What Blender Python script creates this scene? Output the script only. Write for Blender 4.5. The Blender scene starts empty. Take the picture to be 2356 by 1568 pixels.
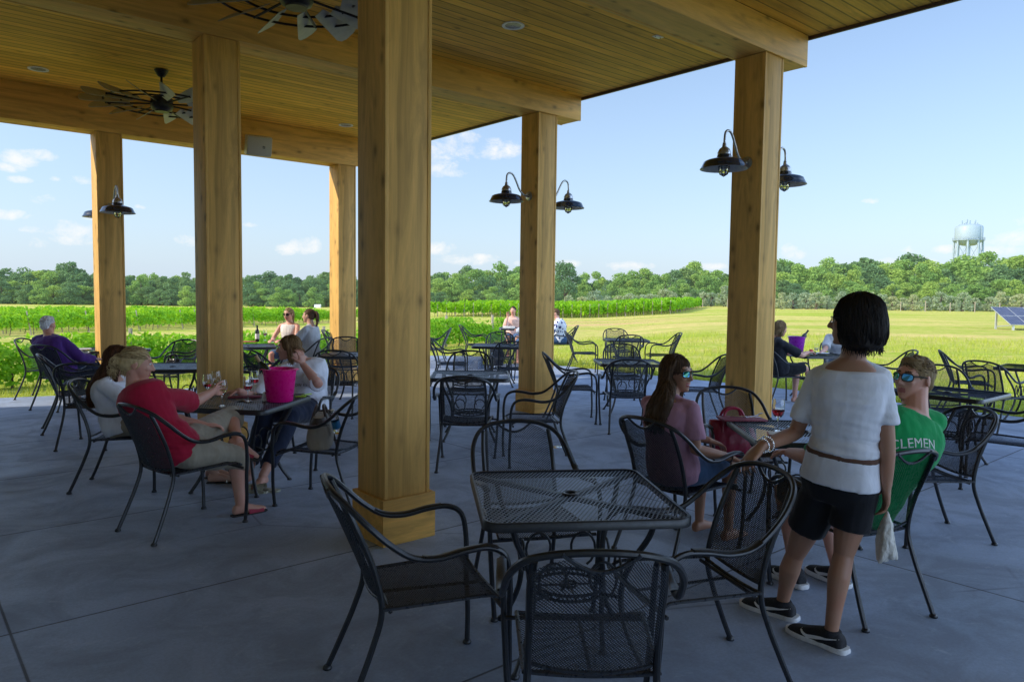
import bpy, bmesh, math, random
from mathutils import Vector, Matrix, Euler, Quaternion, noise
R = math.radians
rnd = random.Random(7)
sc = bpy.context.scene
COL = sc.collection
# ------------------------------------------------------------------ survey: one eye point, one lens (pixels of a 2356-wide frame)
FPX = 1690.0; PCX = 1178.0; PCY = 784.0; PITCH = math.atan(107/1690.0); ROLL = 0.0125; EYE = 1.64
def ray(x, y):
    dx = (x-PCX)/FPX; dy = -(y-PCY)/FPX
    c, s = math.cos(ROLL), math.sin(ROLL)
    ux = dx*c-dy*s; uy = dx*s+dy*c
    cp, sp = math.cos(PITCH), math.sin(PITCH)
    return Vector((ux, cp+uy*sp, -sp+uy*cp))
def g(x, y, z=0.0):
    d = ray(x, y); t = (z-EYE)/d.z
    return Vector((d.x*t, d.y*t, z))
def at(x, y, Y):
    d = ray(x, y); t = Y/d.y
    return Vector((d.x*t, Y, EYE+d.z*t))
ANG = R(49.3)
UROT = math.pi/2-ANG
U = Vector((math.sin(ANG), math.cos(ANG), 0)); V = Vector((-math.cos(ANG), math.sin(ANG), 0))
def uv(u, v, z=0.0): return U*u+V*v+Vector((0, 0, z))
# ------------------------------------------------------------------ tagging
def tag(o, label=None, cat=None, group=None, kind=None):
    if label: o['label'] = label
    if cat: o['category'] = cat
    if group: o['group'] = group
    if kind: o['kind'] = kind
    return o
def empty(name, loc=(0, 0, 0), rz=0.0):
    o = bpy.data.objects.new(name, None); COL.objects.link(o)
    o.location = loc; o.rotation_euler = (0, 0, rz); o.empty_display_size = .1
    return o
def kids(o): return [c for c in ALLKIDS.get(o.name, [])]
ALLKIDS = {}
def link(o, parent=None):
    COL.objects.link(o)
    if parent is not None:
        o.parent = parent
        ALLKIDS.setdefault(parent.name, []).append(o)
    return o
def copy_tree(o, parent=None):
    c = o.copy(); link(c, parent)
    for ch in list(ALLKIDS.get(o.name, [])): copy_tree(ch, c)
    return c
# ------------------------------------------------------------------ mesh builder
def catmull(pts, n=6):
    P = [Vector(p) for p in pts]
    if len(P) < 3: return P
    out = []
    for i in range(len(P)-1):
        a = P[i-1] if i else P[0]*2-P[1]
        b, c = P[i], P[i+1]
        d = P[i+2] if i+2 < len(P) else P[-1]*2-P[-2]
        for k in range(n):
            t = k/n
            out.append(.5*((2*b)+(c-a)*t+(2*a-5*b+4*c-d)*t*t+(3*b-a-3*c+d)*t*t*t))
    out.append(P[-1]); return out
def interp(vals, n):
    out = []; m = len(vals)-1
    for i in range(n):
        f = i/(n-1)*m; k = min(int(f), m-1); t = f-k
        a, b = vals[k], vals[k+1]
        out.append(a*(1-t)+b*t)
    return out
class MB:
    def __init__(s): s.v = []; s.f = []; s.m = []; s.mi = 0
    def face(s, idx): s.f.append(tuple(idx)); s.m.append(s.mi)
    def add(s, verts, faces):
        b = len(s.v); s.v.extend(Vector(p) for p in verts)
        for f in faces: s.face([i+b for i in f])
    def box(s, x0, x1, y0, y1, z0, z1, mat=None):
        p = [Vector((x, y, z)) for z in (z0, z1) for y in (y0, y1) for x in (x0, x1)]
        if mat is not None: p = [mat @ q for q in p]
        s.add(p, [(0, 2, 3, 1), (4, 5, 7, 6), (0, 1, 5, 4), (2, 6, 7, 3), (0, 4, 6, 2), (1, 3, 7, 5)])
    def bbox(s, x0, x1, y0, y1, z0, z1, bev=.005, mat=None):
        bm = bmesh.new()
        bmesh.ops.create_cube(bm, size=1)
        for q in bm.verts:
            q.co = Vector((x0 if q.co.x < 0 else x1, y0 if q.co.y < 0 else y1, z0 if q.co.z < 0 else z1))
        bmesh.ops.bevel(bm, geom=list(bm.edges), offset=bev, segments=2, affect='EDGES', profile=.5)
        bm.verts.index_update()
        s.add([(mat @ q.co) if mat is not None else q.co for q in bm.verts], [[q.index for q in f.verts] for f in bm.faces]); bm.free()
    def tube(s, pts, r, seg=8, cap=True, closed=False, round_=False, flat=None):
        P = [Vector(p) for p in pts]; n = len(P)
        rr = r if isinstance(r, (list, tuple)) else [r]*n
        if round_ and not closed:
            d0 = (P[0]-P[1]).normalized(); d1 = (P[-1]-P[-2]).normalized()
            ex0 = [(P[0]+d0*rr[0]*math.sin(a), rr[0]*math.cos(a)) for a in (1.35, 1.0, .6)]
            ex1 = [(P[-1]+d1*rr[-1]*math.sin(a), rr[-1]*math.cos(a)) for a in (.6, 1.0, 1.35)]
            P = [e[0] for e in ex0]+P+[e[0] for e in ex1]; rr = [e[1] for e in ex0]+list(rr)+[e[1] for e in ex1]; n = len(P)
        b = len(s.v); t0 = None; nrm = None
        for i in range(n):
            if closed: t = (P[(i+1) % n]-P[i-1])
            else: t = (P[min(i+1, n-1)]-P[max(i-1, 0)])
            t = t.normalized() if t.length > 1e-9 else (t0 or Vector((0, 0, 1)))
            if nrm is None:
                nrm = flat.copy() if flat is not None else (Vector((0, 0, 1)) if abs(t.z) < .9 else Vector((1, 0, 0)))
                nrm = (nrm-t*nrm.dot(t)).normalized()
            else:
                q = t0.rotation_difference(t); nrm = q @ nrm; nrm = (nrm-t*nrm.dot(t)).normalized()
            t0 = t; bi = t.cross(nrm)
            for k in range(seg):
                a = 2*math.pi*k/seg
                s.v.append(P[i]+(nrm*math.cos(a)+bi*math.sin(a))*rr[i])
        for i in range(n if closed else n-1):
            j = (i+1) % n
            for k in range(seg):
                k2 = (k+1) % seg
                s.face((b+i*seg+k, b+i*seg+k2, b+j*seg+k2, b+j*seg+k))
        if cap and not closed:
            s.face([b+k for k in range(seg)][::-1]); s.face([b+(n-1)*seg+k for k in range(seg)])
    def lathe(s, prof, seg=16, mat=None, cap0=True, cap1=True):
        b = len(s.v)
        for r, z in prof:
            for k in range(seg):
                a = 2*math.pi*k/seg; p = Vector((r*math.cos(a), r*math.sin(a), z))
                s.v.append(mat @ p if mat is not None else p)
        n = len(prof)
        for i in range(n-1):
            for k in range(seg):
                k2 = (k+1) % seg
                s.face((b+i*seg+k, b+i*seg+k2, b+(i+1)*seg+k2, b+(i+1)*seg+k))
        if cap0: s.face([b+k for k in range(seg)][::-1])
        if cap1: s.face([b+(n-1)*seg+k for k in range(seg)])
    def ell(s, c, rx, ry, rz, M=None, seg=14, rings=9):
        c = Vector(c); b = len(s.v); M = M or Matrix.Identity(3)
        for i in range(1, rings):
            a = math.pi*i/rings
            for k in range(seg):
                t = 2*math.pi*k/seg
                s.v.append(c+M @ Vector((rx*math.sin(a)*math.cos(t), ry*math.sin(a)*math.sin(t), rz*math.cos(a))))
        top = len(s.v); s.v.append(c+M @ Vector((0, 0, rz))); s.v.append(c+M @ Vector((0, 0, -rz)))
        for i in range(rings-2):
            for k in range(seg):
                k2 = (k+1) % seg
                s.face((b+i*seg+k, b+(i+1)*seg+k, b+(i+1)*seg+k2, b+i*seg+k2))
        for k in range(seg):
            k2 = (k+1) % seg
            s.face((top, b+k, b+k2)); s.face((top+1, b+(rings-2)*seg+k2, b+(rings-2)*seg+k))
    def rings(s, rs, seg=18, cap=True, p=2.0):
        """rs: list of (centre, lateral vec, forward vec, a, b); superellipse sections"""
        b = len(s.v)
        for c, la, fo, a, bb in rs:
            for k in range(seg):
                t = 2*math.pi*k/seg; ct, st = math.cos(t), math.sin(t)
                x = math.copysign(abs(ct)**(2/p), ct); y = math.copysign(abs(st)**(2/p), st)
                s.v.append(Vector(c)+Vector(la)*x*a+Vector(fo)*y*bb)
        n = len(rs)
        for i in range(n-1):
            for k in range(seg):
                k2 = (k+1) % seg
                s.face((b+i*seg+k, b+i*seg+k2, b+(i+1)*seg+k2, b+(i+1)*seg+k))
        if cap:
            s.face([b+k for k in range(seg)][::-1]); s.face([b+(n-1)*seg+k for k in range(seg)])
    def mesh(s, name, mats, smooth=True, angle=None):
        me = bpy.data.meshes.new(name); me.from_pydata([tuple(p) for p in s.v], [], s.f)
        for m in (mats if isinstance(mats, (list, tuple)) else [mats]): me.materials.append(m)
        me.polygons.foreach_set('material_index', s.m)
        me.polygons.foreach_set('use_smooth', [smooth]*len(s.f))
        me.update()
        if smooth and angle is not None:
            try: me.set_sharp_from_angle(angle=R(angle))
            except Exception: pass
        return me
    def build(s, name, mats, parent=None, smooth=True, angle=40):
        o = bpy.data.objects.new(name, s.mesh(name, mats, smooth, angle)); return link(o, parent)
def fix_normals(me):
    bm = bmesh.new(); bm.from_mesh(me); bmesh.ops.recalc_face_normals(bm, faces=bm.faces); bm.to_mesh(me); bm.free()
def remeshed(mb, name, mats, voxel, smooth=3, parent=None, disp=None, fac=.5):
    """union of the builder's closed shells as one continuous skin"""
    me = mb.mesh('tmp', mats); fix_normals(me)
    t = bpy.data.objects.new('tmp', me); COL.objects.link(t)
    m = t.modifiers.new('r', 'REMESH'); m.mode = 'VOXEL'; m.voxel_size = voxel; m.adaptivity = 0
    if smooth:
        q = t.modifiers.new('s', 'SMOOTH'); q.factor = fac; q.iterations = smooth
    dg = bpy.context.evaluated_depsgraph_get(); dg.update()
    out = bpy.data.meshes.new_from_object(t.evaluated_get(dg), depsgraph=dg)
    COL.objects.unlink(t); bpy.data.objects.remove(t); bpy.data.meshes.remove(me)
    out.name = name
    out.materials.clear()
    for mm in (mats if isinstance(mats, (list, tuple)) else [mats]): out.materials.append(mm)
    if disp:
        out.calc_loop_triangles()
        ns = [v.normal.copy() for v in out.vertices]
        for v, n in zip(out.vertices, ns): v.co += n*disp(v.co)
    out.polygons.foreach_set('use_smooth', [True]*len(out.polygons)); out.update()
    return link(bpy.data.objects.new(name, out), parent)
# ------------------------------------------------------------------ materials
def new_mat(name):
    m = bpy.data.materials.new(name); m.use_nodes = True
    nt = m.node_tree; b = nt.nodes['Principled BSDF']
    return m, nt, b
class N:
    """small node helper"""
    def __init__(s, nt): s.nt = nt; s.L = nt.links
    def n(s, t, **kw):
        x = s.nt.nodes.new(t)
        for k, v in kw.items(): setattr(x, k, v)
        return x
    def val(s, sock, v):
        if isinstance(v, bpy.types.NodeSocket): s.L.new(v, sock)
        else: sock.default_value = v
    def math(s, op, a, b=0.0, c=None, clamp=False):
        x = s.n('ShaderNodeMath', operation=op); x.use_clamp = clamp
        s.val(x.inputs[0], a); s.val(x.inputs[1], b)
        if c is not None: s.val(x.inputs[2], c)
        return x.outputs[0]
    def vmath(s, op, a, b=None):
        x = s.n('ShaderNodeVectorMath', operation=op); s.val(x.inputs[0], a)
        if b is not None: s.val(x.inputs[1], b)
        return x.outputs['Value'] if op in ('DOT_PRODUCT', 'LENGTH', 'DISTANCE') else x.outputs[0]
    def noise(s, vec, scale, detail=4, rough=.55, dist=0.0):
        x = s.n('ShaderNodeTexNoise'); s.val(x.inputs['Vector'], vec); x.inputs['Scale'].default_value = scale
        x.inputs['Detail'].default_value = detail; x.inputs['Roughness'].default_value = rough; x.inputs['Distortion'].default_value = dist
        return x.outputs['Fac']
    def ramp(s, fac, stops, interp='LINEAR'):
        x = s.n('ShaderNodeValToRGB'); s.val(x.inputs[0], fac); cr = x.color_ramp; cr.interpolation = interp
        while len(cr.elements) < len(stops): cr.elements.new(.5)
        for e, (p, c) in zip(cr.elements, stops):
            e.position = p; e.color = (c, c, c, 1) if isinstance(c, (int, float)) else (*c, 1)
        return x.outputs[0]
    def mix(s, fac, a, b, mode='MIX'):
        x = s.n('ShaderNodeMix', data_type='RGBA', blend_type=mode); s.val(x.inputs['Factor'], fac)
        for k, v in ((6, a), (7, b)):
            if isinstance(v, (tuple, list)): x.inputs[k].default_value = (*v[:3], 1)
            else: s.L.new(v, x.inputs[k])
        return x.outputs[2]
    def mapping(s, vec, scale=(1, 1, 1), rot=(0, 0, 0), loc=(0, 0, 0)):
        x = s.n('ShaderNodeMapping'); s.val(x.inputs[0], vec); x.inputs['Scale'].default_value = scale
        x.inputs['Rotation'].default_value = rot; x.inputs['Location'].default_value = loc
        return x.outputs[0]
    def coord(s, out='Object'): return s.n('ShaderNodeTexCoord').outputs[out]
    def bump(s, h, strength=.3, dist=.01):
        x = s.n('ShaderNodeBump'); s.val(x.inputs['Height'], h); x.inputs['Strength'].default_value = strength; x.inputs['Distance'].default_value = dist
        return x.outputs[0]
    def sep(s, vec):
        x = s.n('ShaderNodeSeparateXYZ'); s.val(x.inputs[0], vec); return x.outputs
def plain(name, col, rough=.6, metal=0.0, noise_amt=.12, scale=30, bump=0.0, spec=.5, sub=0.0, coat=0.0):
    m, nt, b = new_mat(name); h = N(nt); c = h.coord()
    f = h.noise(c, scale, 5)
    lo = tuple(max(0, x*(1-noise_amt)) for x in col); hi = tuple(min(1, x*(1+noise_amt)) for x in col)
    nt.links.new(h.ramp(f, [(.3, lo), (.7, hi)]), b.inputs['Base Color'])
    nt.links.new(h.ramp(h.noise(c, scale*.6, 3), [(.3, max(.02, rough-.06)), (.7, min(1, rough+.06))]), b.inputs['Roughness'])
    b.inputs['Metallic'].default_value = metal; b.inputs['Specular IOR Level'].default_value = spec
    if sub: b.inputs['Subsurface Weight'].default_value = sub; b.inputs['Subsurface Radius'].default_value = (.012, .005, .003)
    if coat: b.inputs['Coat Weight'].default_value = coat; b.inputs['Coat Roughness'].default_value = .12
    if bump: nt.links.new(h.bump(h.noise(c, scale*2.2, 4), bump, .004), b.inputs['Normal'])
    return m
def skin(name, col):
    m, nt, b = new_mat(name); h = N(nt); c = h.coord()
    red = (min(1, col[0]*1.05), col[1]*.8, col[2]*.75)
    nt.links.new(h.mix(h.ramp(h.noise(c, 9, 4), [(.4, 0.0), (.75, .55)]), col, red), b.inputs['Base Color'])
    b.inputs['Roughness'].default_value = .48; b.inputs['Subsurface Weight'].default_value = .12
    b.inputs['Subsurface Radius'].default_value = (.015, .006, .004)
    nt.links.new(h.bump(h.noise(c, 160, 3), .12, .002), b.inputs['Normal'])
    return m
def cloth(name, col, fold=.5, scale=14, weave=500, rough=.85, stripes=None):
    m, nt, b = new_mat(name); h = N(nt); c = h.coord()
    f = h.noise(h.mapping(c, (1, 1, .55)), scale, 3, .5, .6)
    lo = tuple(x*.86 for x in col)
    nt.links.new(h.mix(h.ramp(f, [(.35, 0.0), (.65, 1.0)]), lo, col), b.inputs['Base Color'])
    b.inputs['Roughness'].default_value = rough; b.inputs['Specular IOR Level'].default_value = .2
    b.inputs['Sheen Weight'].default_value = .15
    hh = h.math('ADD', h.math('MULTIPLY', f, fold), h.math('MULTIPLY', h.noise(c, weave, 2), .03))
    nt.links.new(h.bump(hh, .6, .02), b.inputs['Normal'])
    return m
def wood(name, axis, base=(.40, .235, .085), knots=1.0, board=None, grey=.0):
    """timber; grain runs along axis (0,1,2) of object space; board=(across axis, width) for tongue-and-groove planks"""
    m, nt, b = new_mat(name); h = N(nt); c = h.coord()
    st = [1.0, 1.0, 1.0]; st[axis] = .09
    if board:
        comp = h.sep(c)[board[0]]; q = h.math('DIVIDE', comp, board[1]); fl = h.math('FLOOR', q); fr = h.math('FRACT', q)
        wn = h.n('ShaderNodeTexWhiteNoise', noise_dimensions='1D'); nt.links.new(fl, wn.inputs['W'])
        rndv = wn.outputs['Value']
        off = h.n('ShaderNodeCombineXYZ'); nt.links.new(h.math('MULTIPLY', rndv, 37.0), off.inputs[axis])
        c2 = h.vmath('ADD', c, off.outputs[0])
    else: c2 = c
    cs = h.mapping(c2, tuple(st))
    g1 = h.noise(cs, 9, 7, .66, 1.2); g2 = h.noise(cs, 55, 4, .65); big = h.noise(c2, 1.3, 3)
    dk = tuple(x*.68 for x in base); lt = tuple(min(1, x*1.22) for x in base)
    colr = h.ramp(g1, [(.34, dk), (.5, base), (.64, lt)])
    colr = h.mix(h.ramp(g2, [(.45, 0.0), (.75, .35)]), colr, dk)
    colr = h.mix(h.ramp(big, [(.35, .45), (.65, 0.0)]), colr, tuple(x*.78 for x in base))
    # knots
    ks = [4.6, 4.6, 4.6]; ks[axis] = 2.3
    vo = h.n('ShaderNodeTexVoronoi'); nt.links.new(h.mapping(h.vmath('ADD', c2, h.vmath('MULTIPLY', h.n('ShaderNodeTexNoise').outputs['Color'], (.02, .02, .02))), tuple(ks)), vo.inputs['Vector']); vo.inputs['Scale'].default_value = 1.7
    kd = vo.outputs['Distance']; sel = h.math('GREATER_THAN', h.sep(vo.outputs['Color'])[0], 1-.55*knots)
    km = h.math('MULTIPLY', h.ramp(kd, [(.07, 1.0), (.13, .6), (.20, .25), (.34, 0.0)]), sel)
    colr = h.mix(h.math('MULTIPLY', km, .8), colr, tuple(x*.3 for x in base))
    hgt = h.math('ADD', h.math('MULTIPLY', g1, .4), h.math('MULTIPLY', km, .4))
    if board:
        tint = h.ramp(rndv, [(0, .80), (.5, 1.0), (1, 1.18)])
        mm = h.n('ShaderNodeMix', data_type='RGBA', blend_type='MULTIPLY'); mm.inputs['Factor'].default_value = 1
        nt.links.new(colr, mm.inputs[6]); nt.links.new(tint, mm.inputs[7]); colr = mm.outputs[2]
        gv = h.math('MINIMUM', fr, h.math('SUBTRACT', 1.0, fr)); gm = h.ramp(gv, [(0.0, 1.0), (.045, .7), (.085, 0.0)])
        colr = h.mix(h.math('MULTIPLY', gm, .8), colr, tuple(x*.16 for x in base))
        hgt = h.math('SUBTRACT', hgt, h.math('MULTIPLY', gm, 1.5))
    nt.links.new(colr, b.inputs['Base Color']); b.inputs['Roughness'].default_value = .62; b.inputs['Specular IOR Level'].default_value = .3
    nt.links.new(h.bump(hgt, .35, .006), b.inputs['Normal'])
    return m
def glassm(name, col=(1, 1, 1), rough=.0, ior=1.45):
    m, nt, b = new_mat(name); h = N(nt)
    b.inputs['Base Color'].default_value = (*col, 1); b.inputs['Transmission Weight'].default_value = 1
    nt.links.new(h.ramp(h.noise(h.coord(), 40, 2), [(.4, rough), (.7, rough+.02)]), b.inputs['Roughness']); b.inputs['IOR'].default_value = ior
    return m
M = {}
M['wood_z'] = wood('timber_upright', 2, (.69, .405, .115))
M['wood_x'] = wood('timber_beam', 0, (.73, .405, .10))
M['ceiling'] = wood('ceiling_boards', 0, (.86, .455, .06), .55, (1, .135))
M['black'] = plain('black_powder_coat', (.012, .014, .018), .34, .0, .3, 60, .12, .55)
M['lens'] = plain('white_trim', (.75, .74, .70), .4)
# ------------------------------------------------------------------ render, camera, light
sc.render.engine = 'CYCLES'
sc.view_settings.view_transform = 'Standard'; sc.view_settings.look = 'None'; sc.view_settings.exposure = 0; sc.view_settings.gamma = 1
sc.cycles.use_denoising = True
try: sc.cycles.denoiser = 'OPENIMAGEDENOISE'
except Exception: pass
sc.cycles.max_bounces = 9; sc.cycles.diffuse_bounces = 5; sc.cycles.glossy_bounces = 4; sc.cycles.transmission_bounces = 8; sc.cycles.transparent_max_bounces = 12
sc.cycles.sample_clamp_indirect = 6; sc.cycles.caustics_reflective = False; sc.cycles.caustics_refractive = False
cam = bpy.data.objects.new('camera', bpy.data.cameras.new('camera')); COL.objects.link(cam)
cam.data.sensor_width = 36; cam.data.lens = 36*FPX/2356; cam.data.clip_end = 5000; cam.data.clip_start = .05
cR, sR = math.cos(ROLL), math.sin(ROLL); cP, sP = math.cos(PITCH), math.sin(PITCH)
r0 = Vector((1, 0, 0)); u0 = Vector((0, sP, cP)); f0 = Vector((0, cP, -sP))
rt = r0*cR+u0*sR; up = u0*cR-r0*sR
mw = Matrix.Identity(4)
for i in range(3): mw[i][0] = rt[i]; mw[i][1] = up[i]; mw[i][2] = -f0[i]
mw.translation = (0, 0, EYE); cam.matrix_world = mw
sc.camera = cam
SUNV = (-U*1.42+V*.60+Vector((0, 0, 1))).normalized()
sun_el = math.asin(SUNV.z); sun_az = math.atan2(SUNV.x, SUNV.y)
sl = bpy.data.lights.new('sun', 'SUN'); sl.energy = 5.0; sl.angle = R(.55); sl.color = (1, .90, .74)
so = bpy.data.objects.new('sun', sl); COL.objects.link(so)
so.rotation_euler = SUNV.to_track_quat('Z', 'Y').to_euler(); so.location = (-20, 0, 30)
w = bpy.data.worlds.new('World'); sc.world = w; w.use_nodes = True
wn = w.node_tree; wh = N(wn); bg = wn.nodes['Background']
sky = wh.n('ShaderNodeTexSky', sky_type='NISHITA'); sky.sun_disc = False; sky.sun_elevation = sun_el; sky.sun_rotation = sun_az
sky.air_density = 1.0; sky.dust_density = .6; sky.ozone_density = 2.0; sky.altitude = 50
dirv = wh.vmath('NORMALIZE', wh.coord('Generated'))
mask = None
CLOUDS = [(1040, 345, 62, 26), (1010, 385, 45, 22), (1145, 342, 52, 20), (1050, 400, 40, 10), (1075, 318, 30, 14), (42, 364, 34, 15), (98, 356, 30, 10), (187, 416, 34, 9), (20, 385, 26, 8), (160, 530, 62, 17), (150, 552, 50, 10),
          (100, 456, 22, 10), (22, 494, 34, 9), (45, 413, 20, 6), (128, 410, 16, 5), (215, 500, 22, 8), (95, 557, 25, 12), (658, 572, 22, 13), (705, 563, 32, 18), (435, 553, 26, 12), (575, 517, 20, 5), (70, 527, 22, 8), (325, 476, 14, 5),
          (1824, 580, 24, 17), (2326, 547, 44, 17), (2345, 505, 28, 11), (2095, 572, 22, 10), (2165, 574, 30, 9), (2300, 575, 40, 9), (1440, 612, 60, 10), (1085, 597, 70, 12), (1005, 570, 40, 14), (2005, 462, 18, 6), (1300, 606, 40, 8), (1620, 612, 50, 8), (1220, 602, 40, 10), (2090, 600, 60, 9)]
for cx, cy, cw, ch in CLOUDS:
    d = ray(cx, cy).normalized(); rr_ = Vector((d.y, -d.x, 0)).normalized(); uu_ = rr_.cross(d)
    a = wh.math('DIVIDE', wh.vmath('DOT_PRODUCT', dirv, tuple(rr_)), cw*1.22/FPX)
    bq = wh.math('DIVIDE', wh.math('SUBTRACT', wh.vmath('DOT_PRODUCT', dirv, tuple(uu_)), 0.0), ch*1.32/FPX)
    fr_ = wh.math('MULTIPLY', wh.math('GREATER_THAN', wh.vmath('DOT_PRODUCT', dirv, tuple(d)), 0.0), wh.math('SUBTRACT', 1.0, wh.math('ADD', wh.math('MULTIPLY', a, a), wh.math('MULTIPLY', bq, bq)), clamp=True))
    mask = fr_ if mask is None else wh.math('MAXIMUM', mask, fr_)
nz = wh.noise(wh.mapping(dirv, (1, 1, 1.5)), 30, 8, .66, .25)
dens = wh.ramp(wh.math('ADD', wh.math('MULTIPLY', mask, .62), wh.math('MULTIPLY', wh.math('SUBTRACT', nz, .5), 2.9)), [(.16, 0.0), (.98, .88)])
dens = wh.math('MULTIPLY', dens, wh.math('MINIMUM', wh.math('MULTIPLY', mask, 4.0), 1.0))
lp = wh.sep(dirv)[2]
hz = wh.ramp(lp, [(0.0, .85), (.08, .62), (.20, .40), (.40, .12), (.6, .0)])
skyb = wh.vmath('MULTIPLY', sky.outputs[0], (1.42, 1.42, 1.46))
skyc = wh.mix(hz, skyb, (3.75, 4.75, 6.1))
# added glow in the unseen sky behind and right, to fill the shade
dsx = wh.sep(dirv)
sky_fill = wh.math('MULTIPLY', wh.math('MAXIMUM', wh.ramp(wh.math('MULTIPLY', dsx[1], -1.0), [(.05, 0.0), (.55, 1.0)]), wh.ramp(dsx[0], [(.70, 0.0), (.86, 1.0)])), wh.ramp(dsx[2], [(.0, .55), (.08, 1.0), (.62, 1.0), (.9, .25)]))
sky_fill = wh.math('MULTIPLY', sky_fill, wh.ramp(wh.noise(dirv, 3.2, 4, .6), [(.28, .55), (.60, 1.0)]))
skyc = wh.mix(sky_fill, skyc, (11.2, 15.2, 22.0))
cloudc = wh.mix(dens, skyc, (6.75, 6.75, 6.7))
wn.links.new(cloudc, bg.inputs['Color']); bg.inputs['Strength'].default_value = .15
# ================================================================== TERRAIN
def prof(pts, d):
    if d <= pts[0][0]: return pts[0][1]
    for (a, za), (b, zb) in zip(pts, pts[1:]):
        if d <= b: return za+(zb-za)*(d-a)/(b-a)
    return pts[-1][1]
PL = [(12, 0), (16, -.33), (26, -.75), (45, -1.35), (100, -2.0), (250, -3.4), (900, -5)]
PC = [(18, 0), (24, -.3), (40, -.62), (89, -1.15), (160, -1.8), (250, -2.6), (900, -5)]
PR = [(14, 0), (60, -.12), (130, -.35), (300, -.8), (900, -5)]
def tz(x, y):
    d = math.hypot(x, y); th = math.degrees(math.atan2(x, y))
    def sm(a, b): t = max(0, min(1, (th-a)/(b-a))); return t*t*(3-2*t)
    a, b = sm(-16, -4), sm(4, 17)
    z = (prof(PL, d)*(1-a)+prof(PC, d)*a)*(1-b)+prof(PR, d)*b
    back = max(0, min(1, (-y-2)/8))
    z = z*(1-back)
    return z-.045+.05*noise.noise(Vector((x*.06, y*.06, 1)))*min(1, max(0, d-22)/25)
mb = MB(); ang = [R(-180+360*i/240) for i in range(240)]
rad = [0.0, 4, 8, 11, 12.5, 14, 15.5, 17, 19, 21, 24, 27, 30, 34, 38, 43, 48, 54, 60, 68, 76, 86, 96, 108, 120, 135, 150, 170, 195, 225, 260, 320, 420, 600, 900, 1500, 3000]
mb.v.append(Vector((0, 0, -.05)))
for r_ in rad[1:]:
    for a in ang: x, y = r_*math.sin(a), r_*math.cos(a); mb.v.append(Vector((x, y, tz(x, y))))
na = len(ang)
for k in range(na): mb.face((0, 1+(k+1) % na, 1+k))
for i in range(len(rad)-2):
    for k in range(na):
        a, b = 1+i*na+k, 1+i*na+(k+1) % na
        mb.face((a, b, b+na, a+na))
m, nt, b = new_mat('meadow'); h = N(nt); c = h.coord(); sx = h.sep(c)
n1 = h.noise(h.mapping(c, (.035, .16, 1)), 1.0, 5, .6, .4); n2 = h.noise(c, 1.6, 6, .65); n3 = h.noise(c, 14, 4, .7); n4 = h.noise(h.mapping(c, (.02, .3, 1), (0, 0, .12)), 1.0, 4, .6)
green = h.ramp(n3, [(.3, (.26, .36, .03)), (.7, (.48, .56, .07))])
tan = h.ramp(n3, [(.3, (.60, .49, .14)), (.7, (.80, .65, .25))])
far = h.math('DIVIDE', h.vmath('LENGTH', c), 90.0)
colr = h.mix(h.ramp(h.math('ADD', h.math('MULTIPLY', n1, .62), h.math('MULTIPLY', n2, .38)), [(.43, 0.0), (.60, 1.0)]), green, tan)
soil = h.ramp(n2, [(.3, (.62, .37, .15)), (.7, (.75, .52, .26))])
# bare vehicle track that follows the foot of the vineyard
trk = h.math('ABSOLUTE', h.math('SUBTRACT', h.math('ADD', h.math('MULTIPLY', sx[0], -.10), h.math('MULTIPLY', sx[1], 1.0)), 34.5))
left = h.ramp(h.math('DIVIDE', h.math('ADD', sx[0], 60.0), 100.0), [(.50, 1.0), (.62, .12)])
tm = h.math('MULTIPLY', h.math('MULTIPLY', h.ramp(h.math('DIVIDE', trk, 10.0), [(.25, 1.0), (.85, 0.0)]), h.ramp(n4, [(.40, .15), (.58, 1.0)])), left)
colr = h.mix(h.math('MULTIPLY', tm, .85), colr, soil)
sm_ = h.math('MULTIPLY', h.ramp(h.math('DIVIDE', h.math('ABSOLUTE', h.math('SUBTRACT', sx[1], 66.0)), 22.0), [(.2, 1.0), (1, 0.0)]), h.ramp(h.math('DIVIDE', h.math('ABSOLUTE', h.math('SUBTRACT', sx[0], 9.0)), 12.0), [(.3, 1.0), (1, 0.0)]))
colr = h.mix(h.math('MULTIPLY', h.math('MULTIPLY', sm_, h.ramp(n4, [(.47, 0.0), (.56, 1.0)])), .75), colr, soil)
grn = h.math('MULTIPLY', h.ramp(far, [(.16, 1.0), (.27, 0.0)]), h.ramp(n2, [(.35, 1.0), (.6, .5)]))
colr = h.mix(h.math('MULTIPLY', grn, .75), colr, (.26, .38, .03))
nt.links.new(colr, b.inputs['Base Color']); b.inputs['Roughness'].default_value = .95; b.inputs['Specular IOR Level'].default_value = .1
nt.links.new(h.bump(h.math('ADD', n3, h.noise(c, 45, 3)), .8, .06), b.inputs['Normal'])
tag(mb.build('ground', m, None, True, None), kind='structure')
# ================================================================== PATIO
m, nt, b = new_mat('broom_concrete'); h = N(nt); c = h.coord(); sx = h.sep(c)
s1 = h.noise(c, .55, 5, .6, .6); s2 = h.noise(c, 1.9, 7, .64, 1.2); s3 = h.noise(c, 60, 4, .7)
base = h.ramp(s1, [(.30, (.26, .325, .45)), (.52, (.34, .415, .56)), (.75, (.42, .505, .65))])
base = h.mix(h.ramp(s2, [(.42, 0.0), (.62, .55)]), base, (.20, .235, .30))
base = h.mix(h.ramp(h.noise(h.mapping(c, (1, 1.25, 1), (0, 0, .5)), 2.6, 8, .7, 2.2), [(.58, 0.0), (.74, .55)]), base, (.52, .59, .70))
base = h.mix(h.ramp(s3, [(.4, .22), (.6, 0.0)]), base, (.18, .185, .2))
sp = h.n('ShaderNodeTexVoronoi'); nt.links.new(c, sp.inputs['Vector']); sp.inputs['Scale'].default_value = 2.3
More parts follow.
